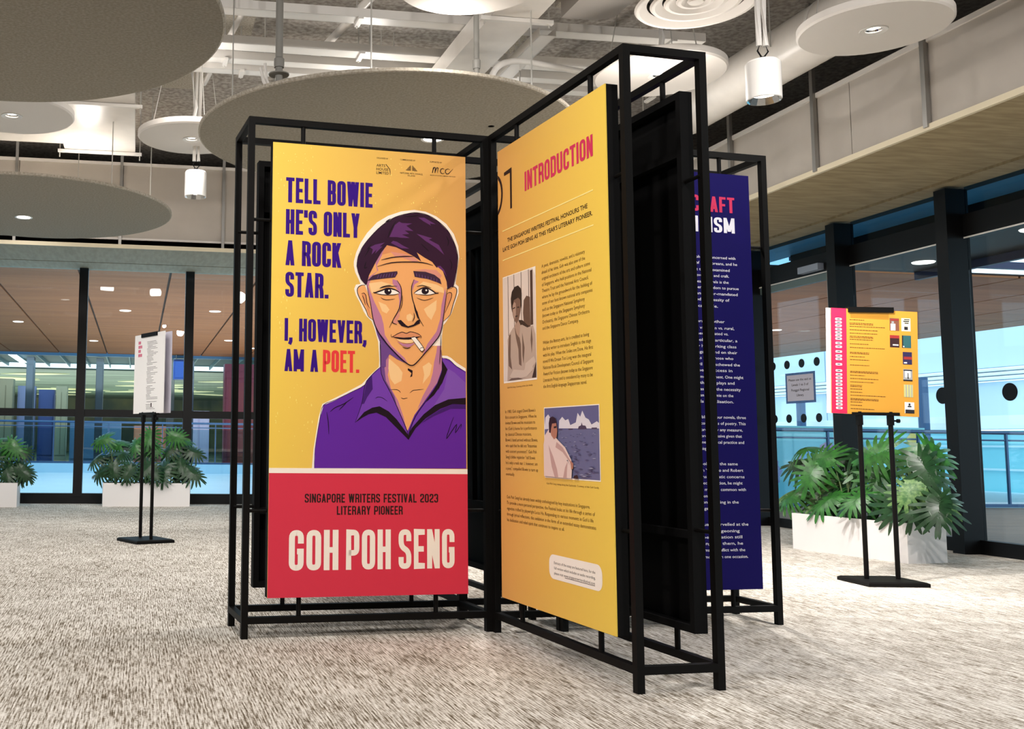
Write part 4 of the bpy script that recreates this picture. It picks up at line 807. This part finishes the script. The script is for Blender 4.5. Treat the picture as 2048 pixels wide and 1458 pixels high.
CV = dict(a=mat('cover brown', (120, 72, 52), .5), b=mat('cover cream', (242, 228, 190), .5), c=mat('cover dark maroon', (50, 20, 22), .5), d=mat('cover teal', (40, 90, 92), .5), e=mat('cover night blue', (40, 32, 70), .5), f=mat('cover grey', (150, 150, 150), .5), g=mat('cover sage', (186, 184, 120), .5), h=mat('cover white', (240, 238, 236), .5), k=mat('cover ink', (26, 22, 26), .5), r=mat('cover red', (150, 40, 36), .5))
def cover(x, z, wd, hg, base, parts, nm='book_cover'):
    o = MB().box(x, x+wd, y-.0004, y, z, z+hg).build(nm, CV[base], b)
    for c, (a0, a1, b0, b1) in parts: MB().box(x+a0*wd, x+a1*wd, y-.0008, y-.0004, z+b0*hg, z+b1*hg).build('cover_print', CV[c], o)
cover(.400, .575, .064, .085, 'a', [('h', (.1, .6, .02, .55)), ('f', (.2, .45, .5, .75)), ('r', (.1, .95, .82, .93))])
cover(.480, .575, .062, .088, 'b', [('k', (.3, .9, .86, .93)), ('k', (.2, .85, .72, .80)), ('k', (.35, .8, .58, .66)), ('k', (.3, .7, .1, .35))])
cover(.400, .462, .064, .082, 'c', [('r', (0, 1, .75, 1)), ('h', (.3, .9, .15, .25))])
cover(.482, .462, .062, .084, 'd', [('k', (0, .12, 0, 1)), ('h', (.1, .25, .05, .15))])
cover(.486, .350, .062, .084, 'e', [('r', (.1, 1, .4, .62)), ('h', (.12, .45, .08, .18))])
cover(.487, .238, .062, .080, 'f', [('k', (0, 1, 0, .12)), ('h', (.2, .8, .3, .85)), ('k', (.05, .95, .85, .95)), ('k', (.45, .6, .2, .7))])
cover(.490, .130, .062, .084, 'g', [('f', (.2, .3, 0, 1)), ('f', (.5, .6, 0, 1)), ('f', (.8, .88, 0, 1))])
cover(.494, .022, .064, .074, 'h', [('k', (.05, 1, 0, .34)), ('k', (.3, .7, .55, .68)), ('k', (.4, .6, .7, .9))])
# left stand, seen almost edge-on
t = sign_stand((-1.14, 8.93, 0), math.radians(-56.2), 'black two-pole sign stand in front of the left planter, white text sheet')
b = MB().box(0, SW, -.006, -.001, 0, SH).build('sign_board', M_['paper'], t, (-SW/2, -.003, SZ), (0, 0, 0))
MB().box(.03, SW+.02, .05, .055, .0, SH).build('rear_sheet', M_['paperg'], b)
mb = MB()
for r_, n in enumerate((2, 3, 2, 3)):
    for k in range(n): mb.box(.075+k*.026, .075+k*.026+.021, y, -.006, SH-.085-r_*.038, SH-.058-r_*.038)
mb.build('title_letters', M_['pinkt'], b)
mb = MB(); rb = random.Random(6); z = SH-.075
for i in range(44):
    if i in (17, 29): z -= .012
    if 38 < i < 41: z -= .012
    x0 = .25+(i % 5)*.004
    x = x0; end = x0+rb.uniform(.06, .20)
    while x < end: wd = rb.uniform(.008, .02); mb.box(x, x+wd, y, -.006, z, z+.0038); x += wd+.004
    z -= .0128
mb.build('poem_print', M_['textdark'], b, kind='stuff')
MB().box(.345, .365, y, -.006, .055, .09).build('small_logo', M_['textdark'], b)
# ================================================================ planters and monsteras
def planter(c, rz, L, label):
    t = thing('planter_box', label, 'planter', c, rz, 'white planter boxes'); H = .312; D = .40; m = M_['planter']
    MB().box(0, L, 0, .012, 0, H).build('long_side', m, t); MB().box(0, L, D-.012, D, 0, H).build('long_side', m, t)
    MB().box(0, .012, .012, D-.012, 0, H).build('short_side', m, t); MB().box(L-.012, L, .012, D-.012, 0, H).build('short_side', m, t)
    MB().box(.012, L-.012, .012, D-.012, .24, .285).build('soil', M_['soil'], t)
    mb = MB(); rr = random.Random(int(L*1000)+int(c[0]*10))
    return t
def leaf_mesh(seed, m):
    rr = random.Random(seed); mb = MB(); NF = 9
    # blade built around the midrib (local +y is the tip), split into fingers; local z is the upper side
    def z_(x, y_): return -.30*x*x*4-.16*(y_-.1)**2*3+.02*math.sin(9*x+seed)
    def pt(x, y_): return (x, y_, z_(x, y_))
    for sgn in (-1, 1):
        for k in range(NF):
            f = k/(NF-1); base = .02+.40*f; ang = math.radians(148-128*f) if f < 1 else math.radians(14)
            ln = (.30+.18*math.sin(math.pi*min(1, f*1.05)**.8))*rr.uniform(.9, 1.08)
            if k == NF-1: ln = .32; ang = math.radians(5)
            dx, dy = math.sin(ang)*sgn, math.cos(ang); wd = .078 if 0 < k < NF-1 else .066
            nx, ny = -dy, dx; P = []
            for q, ww in ((0, .9), (.35, 1.0), (.65, .95), (.88, .66), (1.0, .2)):
                cx, cy = dx*ln*q, base+dy*ln*q-.05*q*q*(1-f); P += [pt(cx+nx*wd*ww*.5, cy+ny*wd*ww*.5), pt(cx-nx*wd*ww*.5, cy-ny*wd*ww*.5)]
            mb.add(P, [(2*i, 2*i+1, 2*i+3, 2*i+2) if sgn < 0 else (2*i+1, 2*i, 2*i+2, 2*i+3) for i in range(4)])
    # solid centre
    ce = [pt(0, -.06)]; o = [(.05, -.11), (.16, -.07), (.20, .05), (.18, .20), (.12, .34), (.03, .50)]
    mb.add([pt(0, -.03)]+[pt(a, b) for a, b in o], [(0, i, i+1) for i in range(1, len(o))]); mb.add([pt(0, -.03)]+[pt(-a, b) for a, b in o], [(0, i+1, i) for i in range(1, len(o))])
    me = bpy.data.meshes.new('leaf'); me.from_pydata(mb.v, [], mb.f); me.materials.append(m); me.update()
    for p in me.polygons: p.use_smooth = True
    return me
LM = {k: [leaf_mesh(i, M_[k]) for i in (1, 2, 3)] for k in ('leaf', 'leafl', 'leafd')}
def plants(leaves, bases, labels, group, size, face, seed, kinds, shift=None):
    rr = random.Random(seed); ts = []
    for bp_, lb in zip(bases, labels):
        t = thing('monstera_plant', lb, 'plant', bp_, 0, group); ts.append((t, Vector(bp_)))
        MB().tube([(0, 0, -.02), (.01, 0, .05)], [.016, .010], 8).build('stalk', M_['stem'], t)
    for lx in leaves:
        p = Vector(lx)
        p.z = max(p.z, .45)
        if shift and p.z < .62: p += shift
        t, bp_ = min(ts, key=lambda q: (Vector((q[1].x, q[1].y, 0))-Vector((p.x, p.y, 0))).length+rr.uniform(0, .12)); rel = p-bp_
        low = p.z < .5
        out = Vector((rel.x, rel.y, 0)); out = out.normalized() if out.length > .05 else Vector((rr.uniform(-1, 1), rr.uniform(-1, 1), 0)).normalized()
        # leaf normal: up and towards the outside, tip hanging outward
        nrm = (Vector((0, 0, 1))*rr.uniform(.25, .8)+face*rr.uniform(.5, 1.15)+out*.35).normalized()
        tip = (out*rr.uniform(.5, 1)+Vector((rr.uniform(-.5, .5), rr.uniform(-.5, .5), 0))+Vector((0, 0, rr.uniform(-.7, .15) if not low else rr.uniform(-.9, -.1)))); tip = (tip-nrm*tip.dot(nrm)).normalized()
        x = tip.cross(nrm).normalized(); s = size*rr.uniform(.85, 1.15)
        Mx = Matrix((x*s, tip*s, nrm*s)).transposed().to_4x4(); Mx.translation = rel-tip*s*.2
        kd = kinds(rr, p); o = bpy.data.objects.new('leaf', rr.choice(LM[kd])); C.objects.link(o); o.parent = t; o.matrix_local = Mx
        e = rel-tip*s*.2; mid = Vector((e.x*.35, e.y*.35, max(.08, e.z*.62)))
        pts = [(0, 0, .0)]+[tuple((1-q)**2*Vector((0, 0, 0))+2*q*(1-q)*mid+q*q*e) for q in (.25, .5, .75, 1)]
        MB().tube(pts, [.0065, .006, .005, .0045, .004], 5).build('leaf_stem', M_['stem'], t)
camdir = Vector((-.1, -1, 0))
# right planter
aR = math.radians(-72.7); cR = Vector((4.9, 7.93, 0)); ldR = Vector((math.cos(math.radians(107.3)), math.sin(math.radians(107.3)), 0)); wdR = Vector((ldR.y, -ldR.x, 0))
planter(cR+ldR*1.14, aR, 1.14, 'white planter box at right with leaf shadows on its long side')
bs = [cR+ldR*q+wdR*.2+Vector((0, 0, .28)) for q in (.18, .46, .74, 1.0)]
plants(LEAVES_R, bs, ['split-leaf monstera at the near end of the right planter, tall leaves over the sign pole', 'split-leaf monstera second from the near end of the right planter, behind the sign poles', 'split-leaf monstera third from the near end of the right planter', 'split-leaf monstera at the far end of the right planter, leaves spreading left'], 'monsteras in the right planter', .41, Vector((-.5, -.7, 0)), 3,
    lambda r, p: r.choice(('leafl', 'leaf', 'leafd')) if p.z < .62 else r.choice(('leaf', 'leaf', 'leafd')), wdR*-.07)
# left planters
cL = W(-.43, 13.72, 0)
planter(cL, math.radians(10.5), 1.16, 'white planter box left of the portrait display, behind the slim sign stand')
lL = Vector((math.cos(math.radians(10.5)), math.sin(math.radians(10.5)), 0)); wL = Vector((-lL.y, lL.x, 0))
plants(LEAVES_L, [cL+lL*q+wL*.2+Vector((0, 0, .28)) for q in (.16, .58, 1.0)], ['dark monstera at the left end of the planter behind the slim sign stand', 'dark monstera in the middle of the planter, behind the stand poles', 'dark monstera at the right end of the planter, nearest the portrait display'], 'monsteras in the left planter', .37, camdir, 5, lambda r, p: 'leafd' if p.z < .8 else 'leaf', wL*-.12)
cE = W(-2.68, 13.52, 0)
planter(cE, math.radians(8.5), 1.16, 'white planter box cut off by the left edge of the photo')
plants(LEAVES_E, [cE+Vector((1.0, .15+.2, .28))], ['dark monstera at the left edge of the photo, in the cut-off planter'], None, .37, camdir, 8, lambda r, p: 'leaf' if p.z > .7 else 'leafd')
cF = W(6.45, 5.0, 0)
planter(cF+ldR*1.14, aR, 1.14, 'white planter box just beyond the right edge of the photo')
tip = onf = Vector((5.82, 7.28, .50))
plants([tuple(tip), (6.0, 7.0, .62), (6.1, 6.6, .8)], [Vector((cF.x-.12, cF.y+1.1, .28))], ['monstera at the right edge of the photo with one leaf tip showing'], None, .40, Vector((-.6, -.6, 0)), 2, lambda r, p: 'leaf')
# ================================================================ beyond the glass
WC = wood('atrium timber ceiling', (158, 98, 54), (143, 86, 46), .35, 5, .75)
joint = mat('dark joint', (46, 28, 20), .8)
ac = thing('atrium_ceiling', None, None, (0, 0, 0), YAW, kind='structure')
xs = [-12+0.0]+[.46+1.42*k for k in range(-8, 13)]+[18.3]
for a, b_ in zip(xs, xs[1:]):
    if b_-a < .1: continue
    MB().box(a+.02, b_-.02, 14.55 if b_ < 7.4 else 13.45, 31, 3.5, 3.53).build('timber_panel', WC, ac)
MB().box(-12, 18.3, 13.45, 31, 3.535, 3.56).build('backing', joint, ac)
for s_, t_ in ((-.3, 20.5), (-2.7, 23), (-1.2, 27), (1.5, 20.2), (3.8, 24), (3.2, 28), (-4.0, 20), (11.2, 18.8), (14, 20.5), (2.3, 26)):
    MB().lathe([(0, -.008), (.11, -.008), (.12, 0)], 20, (s_, t_, 3.5)).build('downlight', mat('atrium lamp', (255, 246, 230), .5, emit=2.2), ac)
room('floor_atrium', boxm(-12, 18.3, TG+.12, 28, -.06, 0), mat('pale blue tile', (204, 228, 238), .35, noise=(196, 222, 236), nscale=.8), kind='structure')
room('floor_deck', boxm(SG+.2, 18.3, -4, TG+.1, -.08, -.02), wood('brown deck', (150, 124, 106), (118, 98, 86), 1.2, 16, .6), kind='structure')
room('trim_8', boxm(-12, 9, 27.9, 28.1, 0, .25), mat('pale blue curb', (176, 214, 232), .4), kind='structure')
# balustrade at the back
def balustrade(s0, s1, t_, z0, H, label, step, name='balustrade', post=.03):
    t = thing(name, label, 'railing', W(s0, t_, z0), YAW); L = s1-s0; m = mat('steel blue rail', (70, 96, 130), .35, .5); n = max(1, round(L/step))
    MB().tube([(0, 0, H), (L, 0, H)], .03, 10).build('handrail', m, t, smooth=True); MB().tube([(0, 0, H-.12), (L, 0, H-.12)], .014, 8).build('lower_rail', m, t); MB().box(0, L, -.03, .03, 0, .05).build('base_channel', m, t)
    for k in range(n+1): MB().box(k*L/n-post/2, k*L/n+post/2, -.02, .02, 0, H).build('post', m, t)
    for k in range(n): MB().box(k*L/n+.03, (k+1)*L/n-.03, -.005, .005, .08, H-.17).build('glass_panel', M_['balglass'], t)
    return t
balustrade(-11, 8, 28.0, .25, 1.12, 'glass balustrade far behind the back glazing', 1.5)
b2 = balustrade(7.5, 16.8, 14.35, 0, 1.17, 'glass balustrade outside the right glazing, behind the planter', 1.55)
# coloured mural behind the right balustrade
mu = thing('glass_mural', 'pale glass mural of pastel shapes outside, behind the right planter', 'mural', W(9.6, 15.2, 0), YAW)
MB().box(0, 3.4, 0, .02, .02, 1.25).build('mural_board', mat('aqua board', (150, 226, 240), .4), mu)
PC = [mat('mural '+n, c, .5) for n, c in (('pink', (226, 150, 196)), ('lime', (188, 224, 120)), ('yellow', (240, 226, 130)), ('lilac', (176, 160, 220)), ('blue', (90, 180, 226)))]
rb = random.Random(12)
for k in range(16):
    cx, cz, r_ = rb.uniform(.2, 3.2), rb.uniform(.2, 1.1), rb.uniform(.10, .26); a0 = rb.uniform(0, 6); mb = MB()
    r_ = min(r_, cz-.04, 1.22-cz, cx-.02, 3.38-cx); pts = [(cx*1000+r_*1000*math.cos(a0+j*.5)*(1 if j % 2 else .72), cz*1000+r_*1000*math.sin(a0+j*.5)) for j in range(12)]
    flat(mb, pts, -.003-k*.0005); mb.build('pastel_shape', PC[k % 5], mu)
# concourse behind the back balustrade
teal = mat('teal ceiling', (36, 80, 94), .6); cc = thing('concourse_ceiling', None, None, (0, 0, 0), YAW, kind='structure')
MB().box(-16, 12, 31.2, 37, 3.62, 3.66).build('teal_soffit', teal, cc); MB().box(-16, 12, 31.02, 31.14, 3.42, 3.56).build('blue_edge', mat('blue edge', (96, 150, 196), .4), cc)
for k in range(36): MB().box(-14+k*.72, -13.96+k*.72, 31.3, 37, 3.50, 3.62).build('fin', mat('pale fin', (92, 130, 140), .5) if k == 0 else bpy.data.materials['pale fin'], cc)
for s_ in (-4.0, .6, 5.2, -8.5): MB().box(s_, s_+.22, 31.6, 35, 3.47, 3.50).build('tube_light', mat('tube light', (236, 250, 255), .5, emit=2.4) if s_ == -4.0 else bpy.data.materials['tube light'], cc)
MB().box(-20, 14, 37, 62, 3.40, 3.46).build('far_soffit', wood('far soffit', (140, 158, 140), (90, 106, 94), .3, 1.4, .3), cc)
room('floor_concourse', boxm(-20, 18, 28.1, 62, .0, .20), mat('grey green floor', (86, 112, 112), .25, noise=(72, 92, 96), nscale=.5), kind='structure')
room('wall_concourse', boxm(-20, 9, 62, 62.2, 0, 3.5), mat('olive shelf wall', (132, 128, 88), .6, noise=(78, 90, 78), nscale=.6), kind='structure')
sh = thing('leaf_soffit_pattern', 'pale leaf shapes on the far ceiling, seen through the back glazing', 'ceiling decoration', W(0, 0, 3.39), YAW)  # leaf pattern with weak emission
for k in range(34):
    s_, t_ = rb.uniform(-14, 6), rb.uniform(39, 58); a0 = rb.uniform(-.4, .4); l_ = rb.uniform(.8, 1.5); mb = MB()
    P = [(s_+l_*math.cos(a0)*q-w_*math.sin(a0), t_+l_*2*math.sin(a0)*q+w_*math.cos(a0)*3) for q, w_ in ((-1, 0), (-.5, .12), (0, .17), (.5, .12), (1, 0), (.5, -.10), (0, -.15), (-.5, -.10))]
    mb.add([(a, b_, 0) for a, b_ in P]+[(a, b_, -.02) for a, b_ in P], [tuple(range(7, -1, -1)), tuple(range(8, 16))]+[(i, (i+1) % 8, 8+(i+1) % 8, 8+i) for i in range(8)]); mb.build('leaf_shape', mat('leaf pattern', (216, 214, 170), .5, emit=.35) if k == 0 else bpy.data.materials['leaf pattern'], sh)
def kiosk(s, t_, wd, z0, hg, col, label, name, cat, n=3):
    k = thing(name, label, cat, W(s, t_, z0), YAW); m = mat(name+' paint '+str(col), col, .5)
    MB().box(0, wd, 0, .5, 0, hg).build('body', m, k)
    for j in range(n): MB().box(wd*(j+.08)/n, wd*(j+.92)/n, -.03, 0, hg*.08, hg*.92).build('front_panel', m, k)
kiosk(2.55, 30.0, 1.9, .2, 3.0, (104, 22, 44), 'dark red panelled booth behind the back glazing, near the portrait display', 'red_booth', 'booth')
kiosk(-4.4, 33.0, .45, .2, 2.6, (140, 132, 104), 'cream slatted column far behind the back glazing at the left edge', 'cream_column', 'column', 2)
kiosk(-3.85, 33.4, .55, .2, 2.4, (120, 126, 160), 'lilac banner behind the back glazing, left', 'lilac_banner', 'banner', 1)
kiosk(-3.2, 33.6, .5, .2, 2.3, (44, 64, 120), 'blue banner behind the back glazing, left', 'blue_banner', 'banner', 1)
kiosk(-2.62, 33.2, .35, .2, 2.4, (150, 142, 112), 'second cream column behind the back glazing, right of the banners', 'cream_column', 'column', 2)
kiosk(1.05, 30.6, .45, 2.75, .6, (60, 96, 180), 'bright blue hanging sign behind the back glazing, right of the white sheet', 'hanging_sign', 'sign', 1)
for x_ in (.08, .37): MB().tube([(x_, .25, .6), (x_, .25, .82)], .012, 6).build('hanger', M_['steelwire'], bpy.data.objects['hanging_sign'])
kiosk(-.1, 32.5, 1.2, .2, 1.15, (196, 120, 88), 'orange brown counter behind the back glazing, beyond the plants', 'counter', 'counter', 3)
kiosk(-2.1, 32.5, 1.6, .2, 1.25, (88, 120, 150), 'slate blue counter behind the back glazing, left of the plants', 'counter', 'counter', 4)
kiosk(1.7, 34, .7, .2, 1.7, (210, 190, 214), 'pale pink display shelf behind the back glazing', 'display_shelf', 'shelf', 2)
for i, (s_, c_) in enumerate(((-3.4, (46, 56, 66)), (-1.3, (36, 44, 50)), (.9, (60, 60, 54)), (1.5, (44, 50, 60)))):
    kiosk(s_, 31.5, .22, .2, 3.2, c_, ['slate column behind the back balustrade, left', 'dark grey column behind the back balustrade, between the planters', 'grey green column behind the back balustrade, beside the white sheet', 'blue grey column behind the back balustrade, left of the red booth'][i], 'concourse_column', 'column', 1)
# canopy outside the right glazing
cn = thing('entrance_canopy', 'dark teal canopy outside the right glazing with two round downlights', 'canopy', (0, 0, 0), YAW)
cm_ = mat('dark teal soffit', (3, 12, 16), .6)
MB().box(8.35, 10.13, -4, 11.8, 3.2, 3.42).build('soffit_slab', cm_, cn); MB().box(SG+.06, 8.35, -4, 13.2, 3.36, 3.42).build('inner_soffit', mat('sky-tinted soffit', (140, 200, 230), .5), cn)  # blue sky light put into the inner soffit colour
MB().box(10.06, 10.13, -4, 11.8, 3.1, 3.2).build('edge_beam', mat('navy beam', (16, 24, 70), .5), cn); MB().box(8.3, 8.35, -4, 11.8, 3.12, 3.42).build('inner_beam', M_['frame'], cn)
for s_, t_ in ((9.6, 11.1), (9.26, 9.2)): MB().lathe([(0, -.012), (.12, -.012), (.13, 0)], 24, (s_, t_, 3.2)).build('downlight', bpy.data.materials['atrium lamp'], cn)
for t_ in (6.0, 9.0): MB().box(8.35, 10.06, t_-.02, t_+.02, 3.185, 3.2).build('joint_bar', M_['frame'], cn)
# outer skylight beams
sk = thing('skylight_beams', 'thin navy steel beams of the bright skylight, top right beyond the glass', 'beam', (0, 0, 0), YAW)
nb = bpy.data.materials['navy beam']
MB().box(9, 24, 12.75, 12.83, 3.5, 3.6).build('beam', nb, sk); MB().box(11.6, 11.66, 2, 13.4, 3.9, 3.95).build('beam', nb, sk); MB().box(14.4, 14.46, 2, 13.4, 3.9, 3.95).build('beam', nb, sk)
# the building across the void
fb = thing('opposite_building', 'pale blue building with white ledges across the void, beyond the right glazing', 'building', W(26, 8, -4), YAW)
lb = mat('pale blue facade', (206, 226, 240), .6); wl = mat('white ledge', (236, 246, 250), .5); cy = mat('cyan facade glass', (150, 226, 236), .3)
for k in range(14): MB().box(0, .3, k*3.4, k*3.4+3.34, 7.45, 9.5).build('facade_panel', lb, fb)
for k in range(14): MB().box(0, .3, k*3.4, k*3.4+3.34, 5.95, 7.0).build('facade_panel', lb, fb)
for z in (7.05, 7.18, 7.31): MB().box(-.25, .3, 0, 47, z, z+.07).build('louvre', wl, fb)
MB().box(-.5, .3, 0, 47, 5.55, 5.95).build('ledge', wl, fb)
for k in range(14): MB().box(0, .2, k*3.4, k*3.4+3.3, 2.9, 5.5).build('window_bay', cy, fb)
for z in (3.6, 4.3, 5.0): MB().box(-.1, 0, 0, 47, z, z+.06).build('rail', wl, fb)
for k in range(8): MB().tube([(-1.2, 3+k*6, 0), (-1.2, 3+k*6, 7.2)], .16, 14).build('column', bpy.data.materials['steel blue rail'], fb)
room('ground_outside', boxm(18.4, 60, -20, 80, -1.2, -1.1), mat('pale terrace', (196, 224, 236), .6), kind='structure')
